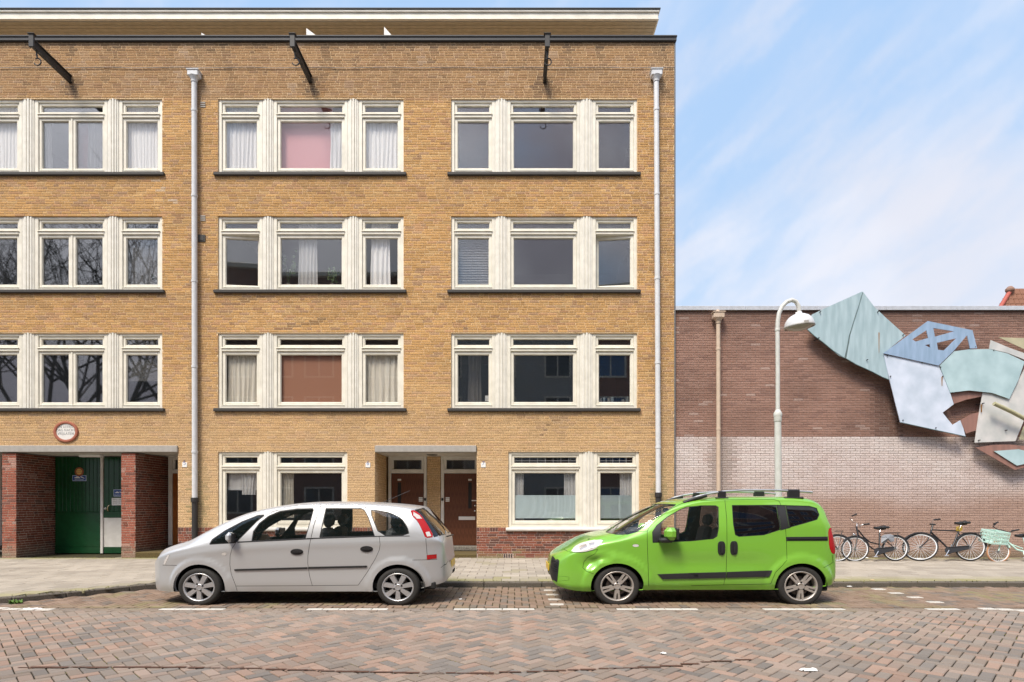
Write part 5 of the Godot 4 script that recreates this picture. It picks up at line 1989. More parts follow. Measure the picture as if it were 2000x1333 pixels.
func build_other_side() -> void:
	var st := begin()
	sheet(st, -60, 60, 16.0, 21.6, -0.02)
	struct("far_pavement", st, grained(mat(Color(0.4, 0.36, 0.3), 0.95), M.brick.albedo_texture, 1.5))
	for q in [[-21.5, 23.5, "bare broad tree across the street, nearest the terrace end"], [-27, 22.0, "bare tree across the street with the thickest trunk"], [-32, 24.0, "bare tree across the street beyond the thick-trunked one"], [-38, 22.5, "bare tree across the street, farthest from the terrace"]]:
		var o := thing("bare_tree", q[2], "tree", Vector3(q[0], -0.05, q[1]), "bare trees across the street")
		st = begin()
		tube(st, [Vector3.ZERO, Vector3(0.1, 2.2, 0), Vector3(0.0, 4.8, 0.1)], [0.55, 0.44, 0.4], 10)
		var bark := grained(mat(Color(0.075, 0.06, 0.048), 0.95), M.brick.albedo_texture, 2.0)
		obj("trunk", st, bark, o)
		st = begin()
		for k in 5:
			var a := TAU * k / 5.0 + rng.randf() * 0.5
			branch(st, Vector3(0, 4.4 + 0.15 * k, 0.1), Vector3(cos(a) * 0.55, rng.randf_range(0.8, 1.4), sin(a) * 0.55).normalized(), 6.2, 0.15, 5)
		obj("crown", st, bark, o)
	var brick_dark := grained(mat(Color(0.3, 0.15, 0.11), 0.9), M.brick.albedo_texture, 3.0)
	var grey := grained(mat(Color(0.45, 0.47, 0.47), 0.85), M.brick.albedo_texture, 1.0)
	var brick_red := grained(mat(Color(0.34, 0.17, 0.125), 0.9), M.brick.albedo_texture, 3.0)
	for hse in [[-19.0, -6.0, 16.0, brick_dark, "dark brick terrace house across the street beside the bare trees", 2.6, 1.7], [-5.98, 4.5, 15.2, grey, "grey clad terrace house in the middle across the street", 3.4, 1.5], [4.52, 24.0, 14.8, brick_red, "red-brown brick terrace house across the street facing the brick hall", 2.9, 1.8]]:
		var x0: float = hse[0]
		var x1: float = hse[1]
		var h: float = hse[2]
		var o := thing("terrace_house", hse[4], "house", Vector3((x0 + x1) / 2, 0, 21.6), "terrace across the street")
		var w := (x1 - x0) / 2
		st = begin()
		box(st, Vector3(-w, -0.05, 0.0), Vector3(w, h, 9.0))
		obj("wall", st, hse[3], o)
		st = begin()
		box(st, Vector3(-w, h, -0.25), Vector3(w, h + 0.3, 9.0), 0.03)
		obj("roof_edge", st, M.cream, o)
		var n := int((x1 - x0) / hse[5])
		for f in 5:
			for k in n:
				var cx := -w + (k + 0.5) * (x1 - x0) / n
				var y := 0.9 + f * 2.9
				var ww: float = hse[6] / 2
				if y + 1.7 > h - 0.3:
					continue
				st = begin()
				for b in [[-ww - 0.1, -ww, 0.0, 1.7], [ww, ww + 0.1, 0.0, 1.7], [-ww, ww, 1.6, 1.7], [-ww, ww, 0.0, 0.1], [-0.04, 0.04, 0.1, 1.6]]:
					box(st, Vector3(cx + b[0], y + b[2], -0.06), Vector3(cx + b[1], y + b[3], 0.02))
				var wn := obj("window", st, M.cream, o)
				st = begin()
				box(st, Vector3(cx - ww, y + 0.1, -0.02), Vector3(cx + ww, y + 1.6, -0.012))
				obj("pane", st, M.blue_pane if x0 > 4.0 else M.dark_pane, wn)


func _ready() -> void:
	rng.seed = 77
	low_noise.seed = 3
	low_noise.frequency = 0.5
	low_noise.fractal_octaves = 4
	mid_noise.seed = 8
	mid_noise.frequency = 1.0
	mid_noise.fractal_octaves = 4
	set_the_scene()
	make_materials()
	M.lamp_paint = grained(mat(Color(0.66, 0.66, 0.63), 0.5), M.cream.albedo_texture, 1.5)
	M.blue_pane = mat(Color(0.03, 0.11, 0.26), 0.05)
	M.dark_pane = mat(Color(0.02, 0.03, 0.045), 0.04)
	build_ground()
	build_apartments()
	build_side_wall()
	build_relief()
	build_other_side()
	build_street_lamp()
	build_cars()
	build_bicycles()
	put_up_signs()
	dress_windows()


# ---- cars: a body surface over length and girth, cut into panels along outlines measured on the car's flank ----

func curve(pts: Array, x: float) -> float:   # pairs x, y; smooth and without overshoot
	var n := pts.size() / 2
	if x <= pts[0]:
		return pts[1]
	if x >= pts[2 * n - 2]:
		return pts[2 * n - 1]
	var k := 0
	while x > pts[2 * k + 2]:
		k += 1
	var d := func(i: int) -> float: return (pts[2 * i + 3] - pts[2 * i + 1]) / (pts[2 * i + 2] - pts[2 * i])
	var slope := func(i: int) -> float:
		if i == 0:
			return d.call(0)
		if i == n - 1:
			return d.call(n - 2)
		var a: float = d.call(i - 1)
		var b: float = d.call(i)
		return 0.0 if a * b <= 0 else 2.0 * a * b / (a + b)
	var h: float = pts[2 * k + 2] - pts[2 * k]
	var t: float = (x - pts[2 * k]) / h
	var t2 := t * t
	var t3 := t2 * t
	return (2 * t3 - 3 * t2 + 1) * pts[2 * k + 1] + (t3 - 2 * t2 + t) * h * slope.call(k) + (3 * t2 - 2 * t3) * pts[2 * k + 3] + (t3 - t2) * h * slope.call(k + 1)


func make_shell(c: Dictionary) -> Dictionary:
	var xs := []
	var x0: float = c.x0
	var x1: float = c.x1
	var nu := 120
	for k in nu + 1:
		var u := float(k) / nu
		var e := u + 0.11 * sin(TAU * u) * -1.0      # closer stations at both ends
		xs.append(lerpf(x0, x1, clampf(e, 0.0, 1.0)))
	var segs := [5, 7, 9, 8, 3, 6, 5, 5]
	var P := []
	for k in nu + 1:
		var x: float = xs[k]
		var yb := curve(c.bottom, x)
		var yt := maxf(curve(c.top, x), yb + 0.02)
		var hw := curve(c.half, x)
		var edge := minf(curve(c.edge, x), yt - 0.012)
		edge = maxf(edge, lerpf(yb, yt, 0.6))
		var belt := minf(curve(c.belt, x), lerpf(yb, edge, 0.9))
		belt = maxf(belt, lerpf(yb, edge, 0.5))
		var tf := curve(c.tumble, x)
		var wb: float = hw * c.get("shoulder", 0.985)
		var ws := [hw * 0.93, hw * c.get("low", 0.988), hw * c.get("mid", 1.0), wb, lerpf(wb, hw * tf, 0.92), hw * tf, hw * tf * 0.86, hw * tf * 0.45, 0.0]
		var ys := [yb, lerpf(yb, belt, 0.16), lerpf(yb, belt, 0.52), belt, lerpf(belt, edge, 0.93), edge, lerpf(edge, yt, 0.62), lerpf(edge, yt, 0.93), yt]
		var wp := []
		var yp := []
		for i in 9:
			wp.append(float(i))
			wp.append(ws[i])
			yp.append(float(i))
			yp.append(ys[i])
		var row := []
		for i in 8:
			for j in segs[i]:
				var v: float = i + float(j) / segs[i]
				row.append(Vector3(x, curve(yp, v), curve(wp, v)))
		row.append(Vector3(x, yt, 0.0))
		for j in row.size():
			var p: Vector3 = row[j]
			p.z += c.form.call(p, hw)
			p.x += c.form_x.call(p) if c.has("form_x") else 0.0
			row[j] = p
		P.append(row)
	var nv: int = P[0].size() - 1
	var N := []
	for k in nu + 1:
		var row := []
		for j in nv + 1:
			var du: Vector3 = P[mini(k + 1, nu)][j] - P[maxi(k - 1, 0)][j]
			var dv: Vector3 = P[k][mini(j + 1, nv)] - P[k][maxi(j - 1, 0)]
			var n := du.cross(dv)
			if n.length_squared() < 1e-14:
				n = Vector3(-1 if k < nu / 2 else 1, 0, 0)
			n = n.normalized()
			if j == nv:
				n.z = 0.0
				n = n.normalized()
			row.append(n)
		N.append(row)
	var shell := {"P": P, "N": N, "nu": nu, "nv": nv, "base": c.base, "bins": {}}
	# where each cell appears from EYE, so that outlines measured on the photograph's flank can be laid on the body
	var scr := []
	for k in nu + 1:
		var row := []
		for j in nv + 1:
			var w: Vector3 = P[k][j] + c.base
			var s := LENS / (EYE.z - w.z)
			row.append(Vector2(1005.0 + w.x * s, 985.0 - (w.y - EYE.y) * s))
		scr.append(row)
	shell.scr = scr
	for k in nu:
		for j in nv:
			var mid: Vector3 = (P[k][j] + P[k + 1][j + 1]) / 2.0 + c.base
			var nn: Vector3 = N[k][j] + N[k + 1][j + 1]
			if nn.dot(EYE - mid) <= 0:
				continue
			var lo: Vector2 = scr[k][j]
			var hi := lo
			for q in [scr[k + 1][j], scr[k][j + 1], scr[k + 1][j + 1]]:
				lo = lo.min(q)
				hi = hi.max(q)
			for a in range(int(lo.x / 10), int(hi.x / 10) + 1):
				for b in range(int(lo.y / 10), int(hi.y / 10) + 1):
					var key := a * 4096 + b
					if not shell.bins.has(key):
						shell.bins[key] = []
					shell.bins[key].append(Vector2i(k, j))
	return shell


func locate(s: Dictionary, p: Vector2) -> Vector2:   # the body's (u, v) seen at p
	var best := Vector2(-1, -1)
	var depth := -1e9
	for c in s.bins.get(int(p.x / 10) * 4096 + int(p.y / 10), []):
		var q := [s.scr[c.x][c.y], s.scr[c.x + 1][c.y], s.scr[c.x + 1][c.y + 1], s.scr[c.x][c.y + 1]]
		for t in [[0, 1, 2], [0, 2, 3]]:
			var a: Vector2 = q[t[0]]
			var b: Vector2 = q[t[1]] - a
			var d: Vector2 = q[t[2]] - a
			var det := b.cross(d)
			if absf(det) < 1e-9:
				continue
			var m := (p - a).cross(d) / det
			var n := b.cross(p - a) / det
			if m < -0.001 or n < -0.001 or m + n > 1.002:
				continue
			var uv := Vector2(c.x + (m + n if t[1] == 1 else m), c.y + (n if t[1] == 1 else m + n))
			var z: float = s.P[c.x][c.y].z
			if z > depth:
				depth = z
				best = uv
	if best.x >= 0:
		return best
	var d2 := 1e18
	for k in range(0, s.nu + 1):
		for j in s.nv + 1:
			var e: float = s.scr[k][j].distance_squared_to(p) + (0.0 if s.N[k][j].dot(EYE - s.P[k][j] - s.base) > 0 else 400.0)
			if e < d2:
				d2 = e
				best = Vector2(k, j)
	return best


func on_body(s: Dictionary, uv: Vector2, off: float, side: float) -> Array:
	var k := clampi(int(floor(uv.x)), 0, s.nu - 1)
	var j := clampi(int(floor(uv.y)), 0, s.nv - 1)
	var a := clampf(uv.x - k, 0.0, 1.0)
	var b := clampf(uv.y - j, 0.0, 1.0)
	var p: Vector3 = (s.P[k][j] as Vector3).lerp(s.P[k + 1][j], a).lerp((s.P[k][j + 1] as Vector3).lerp(s.P[k + 1][j + 1], a), b)
	var n: Vector3 = (s.N[k][j] as Vector3).lerp(s.N[k + 1][j], a).lerp((s.N[k][j + 1] as Vector3).lerp(s.N[k + 1][j + 1], a), b).normalized()
	p += n * off
	return [Vector3(p.x, p.y, p.z * side), Vector3(n.x, n.y, n.z * side)]


func measured(nums: Array, z: Array) -> PackedVector2Array:   # pairs in an enlarged drawing: z = [enlargement, x offset, y offset]
	var out := PackedVector2Array()
	for k in range(0, nums.size(), 2):
		out.append(Vector2(nums[k] / z[0] + z[1], nums[k + 1] / z[0] + z[2]))
	return out


func rounded(poly: PackedVector2Array, passes := 2) -> PackedVector2Array:   # corners cut, twice
	for i in passes:
		var out := PackedVector2Array()
		for k in poly.size():
			var a := poly[k]
			var b := poly[(k + 1) % poly.size()]
			out.append(a.lerp(b, 0.2))
			out.append(a.lerp(b, 0.8))
		poly = out
	return poly


func to_uv(s: Dictionary, poly: PackedVector2Array, closed := true) -> PackedVector2Array:
	var out := PackedVector2Array()
	var n := poly.size()
	for k in (n if closed else n - 1):
		var a := poly[k]
		var b := poly[(k + 1) % n]
		var m := maxi(1, int(a.distance_to(b) / 5.0))
		for i in m:
			out.append(locate(s, a.lerp(b, float(i) / m)))
	if not closed:
		out.append(locate(s, poly[n - 1]))
	return out


func bounds(p: PackedVector2Array) -> Rect2:
	var r := Rect2(p[0], Vector2.ZERO)
	for q in p:
		r = r.expand(q)
	return r


func panel(st: SurfaceTool, s: Dictionary, outer: PackedVector2Array, holes: Array, off: float, sides := [1.0, -1.0]) -> void:
	var ob := bounds(outer)
	var hb := []
	for h in holes:
		hb.append(bounds(h))
	for k in range(maxi(0, int(ob.position.x)), mini(s.nu, int(ceil(ob.end.x)))):
		for j in range(maxi(0, int(ob.position.y)), mini(s.nv, int(ceil(ob.end.y)))):
			var cell := PackedVector2Array([Vector2(k, j), Vector2(k + 1, j), Vector2(k + 1, j + 1), Vector2(k, j + 1)])
			var left: Array = Geometry2D.intersect_polygons(cell, outer)
			var box_ := Rect2(k, j, 1, 1)
			for i in holes.size():
				if not hb[i].intersects(box_, true):
					continue
				var next := []
				for q in left:
					for e in Geometry2D.clip_polygons(q, holes[i]):
						if not Geometry2D.is_polygon_clockwise(e):
							next.append(e)
				left = next
			for q in left:
				var poly: PackedVector2Array = q
				if poly.size() < 3:
					continue
				var idx := PackedInt32Array([0, 1, 2, 0, 2, 3]) if poly.size() == 4 else Geometry2D.triangulate_polygon(poly)
				for side in sides:
					for t in range(0, idx.size(), 3):
						var a := on_body(s, poly[idx[t]], off, side)
						var b := on_body(s, poly[idx[t + 1]], off, side)
						var c := on_body(s, poly[idx[t + 2]], off, side)
						if (b[0] - a[0]).cross(c[0] - a[0]).dot(a[1]) < 0:
							var w := b
							b = c
							c = w
						smooth_tri(st, [a[0], b[0], c[0]], [a[1], b[1], c[1]])


func rim_strip(st: SurfaceTool, s: Dictionary, uv: PackedVector2Array, off0: float, off1: float, sides := [1.0, -1.0], closed := true) -> void:   # the edge of a panel, from off0 in to off1
	for side in sides:
		for k in (uv.size() if closed else uv.size() - 1):
			var a := uv[k]
			var b := uv[(k + 1) % uv.size()]
			quad(st, on_body(s, a, off0, side)[0], on_body(s, b, off0, side)[0], on_body(s, b, off1, side)[0], on_body(s, a, off1, side)[0])


func raised(st: SurfaceTool, s: Dictionary, poly: PackedVector2Array, h: float, sides := [1.0, -1.0]) -> void:   # a pad that stands h proud of the body
	var uv := to_uv(s, poly)
	var inner := poly
	var small := Geometry2D.offset_polygon(poly, -0.5)
	if small.size() > 0:
		inner = small[0]
	panel(st, s, to_uv(s, inner), [], h, sides)
	for side in sides:
		var n := uv.size()
		for k in n:
			var a := on_body(s, uv[k], 0.0, side)
			var b := on_body(s, uv[(k + 1) % n], 0.0, side)
			var c := on_body(s, locate(s, nearest(inner, s, uv[(k + 1) % n])), h, side)
			var d := on_body(s, locate(s, nearest(inner, s, uv[k])), h, side)
			quad(st, a[0], b[0], c[0], d[0])


func pads(called: String, s: Dictionary, list: Array, m: Material, o: Node3D) -> void:   # list of [outline, height]; one part on each flank
	for side in [[1.0], [-1.0]]:
		var st := begin()
		for e in list:
			raised(st, s, e[0], e[1], side)
		obj(called, st, m, o)


func nearest(poly: PackedVector2Array, s: Dictionary, uv: Vector2) -> Vector2:
	var k := clampi(int(uv.x), 0, s.nu - 1)
	var j := clampi(int(uv.y), 0, s.nv - 1)
	var p: Vector2 = (s.scr[k][j] as Vector2).lerp(s.scr[k + 1][j], uv.x - k).lerp((s.scr[k][j + 1] as Vector2).lerp(s.scr[k + 1][j + 1], uv.x - k), uv.y - j)
	var best := poly[0]
	for i in poly.size():
		var q := Geometry2D.get_closest_point_to_segment(p, poly[i], poly[(i + 1) % poly.size()])
		if q.distance_squared_to(p) < best.distance_squared_to(p):
			best = q
	return best


func oval(cx: float, cy: float, rx: float, ry: float, n := 28) -> PackedVector2Array:
	var out := PackedVector2Array()
	for k in n:
		out.append(Vector2(cx + rx * cos(TAU * k / n), cy + ry * sin(TAU * k / n)))
	return out


func uv_oval(s: Dictionary, c: Vector3, rx: float, ry: float) -> PackedVector2Array:   # a wheel opening, from the side
	var out := PackedVector2Array()
	for k in 40:
		var a := TAU * k / 40.0
		var x := c.x + rx * cos(a)
		var y := c.y + ry * sin(a)
		var u := 0.0
		for i in s.nu:
			if s.P[i + 1][0].x >= x:
				u = i + (x - s.P[i][0].x) / (s.P[i + 1][0].x - s.P[i][0].x)
				break
		var k0 := int(u)
		var v := -0.5
		for j in s.nv:
			var y0: float = lerpf(s.P[k0][j].y, s.P[k0 + 1][j].y, u - k0)
			var y1: float = lerpf(s.P[k0][j + 1].y, s.P[k0 + 1][j + 1].y, u - k0)
			if y < y0:
				break
			if y < y1:
				v = j + (y - y0) / (y1 - y0)
				break
		out.append(Vector2(u, v))
	return out


func car_wheel(o: Node3D, p: Vector3, r: float, wide: float, rim_r: float, kind: int, side: float, turn: float) -> void:
	var w := node("wheel", o)
	w.position = p
	w.scale = Vector3(wide, 1, 1)
	if side < 0:
		w.rotation.y = PI
	var f := Transform3D(Basis(Vector3.RIGHT, PI / 2), Vector3.ZERO)     # lathe axis towards +z
	var st := begin()
	var b := 0.19
	lathe(st, f, [Vector2(rim_r * 0.96, -b), Vector2(r * 0.9, -b - 0.01), Vector2(r * 0.985, -b + 0.025), Vector2(r, -b + 0.05), Vector2(r, -0.045), Vector2(r * 0.985, -0.02), Vector2(r * 0.955, -0.006), Vector2(r * 0.9, 0.004), Vector2(rim_r * 1.16, 0.006), Vector2(rim_r * 1.06, 0.002), Vector2(rim_r * 1.01, -0.006)], 56)
	for k in 60:   # tread blocks
		var a := TAU * k / 60.0
		for z in [-0.06, -0.1, -0.145]:
			hull(st, Transform3D(Basis(Vector3.BACK, a), Vector3(cos(a), sin(a), 0) * r + Vector3(0, 0, z)), Vector3(0.01, r * TAU / 60.0 * 0.75, 0.03))
	obj("tyre", st, M.rubber, w)
	st = begin()
	lathe(st, f, [Vector2(rim_r * 0.9, -b * 0.9), Vector2(rim_r * 0.92, -0.05), Vector2(rim_r * 0.93, -0.012), Vector2(rim_r * 0.97, 0.003), Vector2(rim_r * 1.03, 0.006), Vector2(rim_r * 1.05, -0.004)], 56)
	lathe(st, f, [Vector2(rim_r * 0.27, -0.02), Vector2(rim_r * 0.25, 0.0), Vector2(rim_r * 0.17, 0.004), Vector2(rim_r * 0.15, -0.004), Vector2(0.0, -0.002)], 24)
	var n := 7 if kind == 0 else 5
	for k in n:
		var a := TAU * k / n + turn
		var t := Transform3D(Basis(Vector3.BACK, a), Vector3.ZERO)
		if kind == 0:
			spoke(st, t, rim_r * 0.2, rim_r * 0.95, rim_r * 0.15, rim_r * 0.2, 0.0)
		else:
			for q in [-1.0, 1.0]:
				spoke(st, t, rim_r * 0.2, rim_r * 0.95, rim_r * 0.07, rim_r * 0.085, q * rim_r * 0.13)
			spoke(st, t, rim_r * 0.15, rim_r * 0.5, rim_r * 0.2, rim_r * 0.17, 0.0)
	obj("rim", st, M.alloy if kind == 0 else M.alloy_dirty, w)
	st = begin()
	var m := 4 if kind == 0 else 5
	for k in m:
		var a := TAU * k / m + turn + (0.0 if kind == 0 else PI / 5)
		lathe(st, Transform3D(f.basis, Vector3(cos(a), sin(a), 0) * rim_r * 0.27), [Vector2(0.014, -0.01), Vector2(0.014, 0.003), Vector2(0.0, 0.003)], 10, true)
	obj("wheel_bolts", st, M.black, w)
	st = begin()
	lathe(st, f, [Vector2(rim_r * 0.9, -b * 0.8), Vector2(0.0, -b * 0.8)], 24)
	obj("brake_shield", st, M.black, w)
	st = begin()
	lathe(st, f, [Vector2(rim_r * 0.66, -0.09), Vector2(rim_r * 0.66, -0.07), Vector2(0.0, -0.07)], 30)
	obj("brake_disc", st, mat(Color(0.12, 0.1, 0.09), 0.6, 0.5), w)


func spoke(st: SurfaceTool, t: Transform3D, r0: float, r1: float, w0: float, w1: float, shift: float) -> void:
	var p := []
	for e in [[r0, w0, 0.0], [r1, w1, -0.003]]:
		var s0: float = shift * (0.55 if e[0] == r0 else 1.0)
		p.append([t * Vector3(e[0], s0 - e[1], e[2] - 0.035), t * Vector3(e[0], s0 - e[1] * 0.82, e[2]), t * Vector3(e[0], s0 + e[1] * 0.82, e[2]), t * Vector3(e[0], s0 + e[1], e[2] - 0.035)])
	for i in 3:
		quad(st, p[0][i], p[1][i], p[1][i + 1], p[0][i + 1])


func seat(o: Node3D, p: Vector3, m: Material, face := -1.0) -> void:
	var s := node("seat", o)
	s.position = p
	var st := begin()
	hull(st, Transform3D(Basis(Vector3.BACK, 0.1 * face), Vector3(0, 0.08, 0)), Vector3(0.5, 0.18, 0.48), 0.06)
	obj("cushion", st, m, s)
	st = begin()
	hull(st, Transform3D(Basis(Vector3.BACK, 0.22 * face), Vector3(-0.28 * face, 0.42, 0)), Vector3(0.16, 0.62, 0.46), 0.06)
	obj("backrest", st, m, s)
	st = begin()
	hull(st, Transform3D(Basis(Vector3.BACK, 0.22 * face), Vector3(-0.37 * face, 0.83, 0)), Vector3(0.12, 0.2, 0.28), 0.05)
	for z in [-0.06, 0.06]:
		tube(st, [Vector3(-0.34 * face, 0.66, z), Vector3(-0.37 * face, 0.78, z)], 0.008, 6)
	obj("headrest", st, m, s)


func car_interior(o: Node3D, d: Dictionary) -> void:
	var st := begin()
	box(st, Vector3(d.x0, 0.22, -0.72), Vector3(d.x1, 0.34, 0.72), 0.02)
	obj("floor_pan", st, M.black, o)
	st = begin()
	box(st, Vector3(d.dash - 0.55, d.belt - 0.45, -0.7), Vector3(d.dash, d.belt - 0.06, 0.7), 0.08)
	box(st, Vector3(d.dash - 0.9, d.belt - 0.35, -0.66), Vector3(d.dash - 0.3, d.belt - 0.12, 0.66), 0.05)
	hull(st, Transform3D(Basis(), Vector3(d.dash - 0.1, d.belt - 0.02, 0.35)), Vector3(0.25, 0.13, 0.36), 0.05)
	obj("dashboard", st, M.plastic, o)
	st = begin()
	var c := Vector3(d.dash + 0.16, d.belt + 0.0, 0.36)
	var pts := []
	for k in 24:
		var a := TAU * k / 24.0
		pts.append(c + Basis(Vector3.BACK, -0.45) * Vector3(0, 0.19 * cos(a), 0.19 * sin(a)))
	tube(st, pts, 0.016, 8, true)
	for a in [0.3, PI - 0.3, PI * 1.5]:
		tube(st, [c, c + Basis(Vector3.BACK, -0.45) * Vector3(0, 0.18 * sin(a), 0.18 * cos(a))], 0.018, 6)
	tube(st, [c, c + Vector3(-0.2, -0.08, 0)], 0.04, 8)
	obj("steering_wheel", st, M.plastic, o)
	for x in d.seats:
		for z in [-0.36, 0.36]:
			seat(o, Vector3(x, 0.42, z), M.cloth)
	st = begin()
	hull(st, Transform3D(Basis(), d.mirror), Vector3(0.05, 0.07, 0.24), 0.02)
	tube(st, [d.mirror, d.mirror + Vector3(-0.08, 0.08, 0)], 0.012, 6)
	obj("inside_mirror", st, M.plastic, o)


func assemble(o: Node3D, s: Dictionary, d: Dictionary) -> void:
	# d.panels: name -> [outline, material, kind]; every outline leaves a gap in the body
	var all := PackedVector2Array([Vector2(0, 0), Vector2(s.nu, 0), Vector2(s.nu, s.nv), Vector2(0, s.nv)])
	var cuts := []          # in the body
	var lining_cuts := []
	var seam_cuts := []
	for w in d.arches:
		var h := uv_oval(s, w[0], w[1], w[2])
		cuts.append(h)
		lining_cuts.append(h)
	for line in d.seams:
		for q in Geometry2D.offset_polyline(line, d.get("seam_width", 0.42), Geometry2D.JOIN_MITER, Geometry2D.END_BUTT):
			seam_cuts.append(to_uv(s, q))
	var doors := []
	for p in d.panels:
		var outline: PackedVector2Array = p[1]
		var wide := outline
		if p[3] == "glass":
			var grown := Geometry2D.offset_polygon(outline, d.get("rubber", 1.6))
			wide = grown[0]
			var uv_wide := to_uv(s, wide)
			var uv := to_uv(s, outline)
			cuts.append(uv_wide)
			lining_cuts.append(uv_wide)
			for side in [[1.0], [-1.0]]:
				var st := begin()
				panel(st, s, uv_wide, [uv], -0.004, side)
				rim_strip(st, s, uv_wide, -0.012, 0.001, side)
				obj("window_rubber", st, M.plastic, o)
				st = begin()
				panel(st, s, uv, [], -0.007, side)
				obj(p[0], st, p[2], o)
		elif p[3] == "lamp":
			var uv := to_uv(s, outline)
			cuts.append(to_uv(s, Geometry2D.offset_polygon(outline, 0.35)[0]))
			lining_cuts.append(uv)
			for side in [[1.0], [-1.0]]:
				var st := begin()
				panel(st, s, uv, [], 0.002, side)
				rim_strip(st, s, uv, 0.002, -0.03, side)
				obj(p[0], st, p[2], o)
		elif p[3] == "door":
			doors.append([p[0], to_uv(s, outline), p[2]])
	for e in doors:
		for side in [[1.0], [-1.0]]:
			var st := begin()
			panel(st, s, e[1], cuts + seam_cuts, 0.0, side)
			obj(e[0], st, e[2], o)
	var body_cuts := cuts + seam_cuts
	for e in doors:
		body_cuts.append(e[1])
	var st := begin()
	panel(st, s, all, body_cuts, 0.0)
	for c in cuts:
		rim_strip(st, s, c, 0.0, -0.02)
	obj("body", st, d.paint, o)
	st = begin()
	panel(st, s, all, lining_cuts, -0.022)
	obj("inner_lining", st, M.black, o)
	for w in d.arches:
		var c: Vector3 = w[0]
		for side in [1.0, -1.0]:
			st = begin()
			var n := 36
			for k in n:
				var q := []
				for e in [[k, 0], [k + 1, 0], [k + 1, 1], [k, 1]]:
					var a: float = TAU * e[0] / n
					q.append(Vector3(c.x + (w[1] + 0.012) * cos(a), maxf(c.y + (w[2] + 0.012) * sin(a), 0.2), side * (w[3] - (0.03 if e[1] == 0 else 0.42))))
				quad(st, q[0], q[1], q[2], q[3])
				tri(st, q[3], q[2], Vector3(c.x, c.y, side * (w[3] - 0.42)))
			obj("wheel_arch", st, M.black, o)


func cross_plate(o: Node3D, called: String, t: Transform3D, w: float, h: float, m: Material, text: String) -> void:
	var st := begin()
	hull(st, Transform3D(), Vector3(w, h, 0.012), 0.004)
	var p := obj(called, st, m, o)
	p.transform = t
	if text:
		letters(p, text, Vector3(0, -h * 0.3, 0.006), h * 0.62, M.black)


func build_cars() -> void:
	M.alloy = mat(Color(0.55, 0.55, 0.56), 0.35, 0.7)
	M.alloy_dirty = mat(Color(0.5, 0.46, 0.42), 0.4, 0.6)
	M.cloth = mat(Color(0.08, 0.085, 0.09), 0.9)
	M.rail = mat(Color(0.45, 0.46, 0.47), 0.35, 0.6)
	M.car_glass = glass(Color(0.05, 0.08, 0.07), 0.08)
	M.privacy = glass(Color(0.004, 0.004, 0.005), 0.86)
	M.car_glass.metallic_specular = 0.45
	M.red_lens = mat(Color(0.42, 0.008, 0.01), 0.12)
	M.white_lens = mat(Color(0.62, 0.6, 0.58), 0.12)
	var silver := mat(Color(0.57, 0.58, 0.59), 0.4, 0.5)
	silver.clearcoat_enabled = true
	silver.clearcoat = 0.5
	silver.clearcoat_roughness = 0.08
	var green := mat(Color(0.2, 0.47, 0.045), 0.33, 0.12)
	green.clearcoat_enabled = true
	green.clearcoat = 1.0
	green.clearcoat_roughness = 0.05
	build_silver(silver)
	build_green(green)


func arch_flare(p: Vector3, c: Vector2, rx: float, ry: float, lip: float, reach: float) -> float:
	var r := Vector2((p.x - c.x) / rx, (p.y - c.y) / ry).length()
	return lip * smoothstep(1.0 + reach, 1.0 + reach * 0.55, r) if p.y < c.y + ry * (1.0 + reach) else 0.0


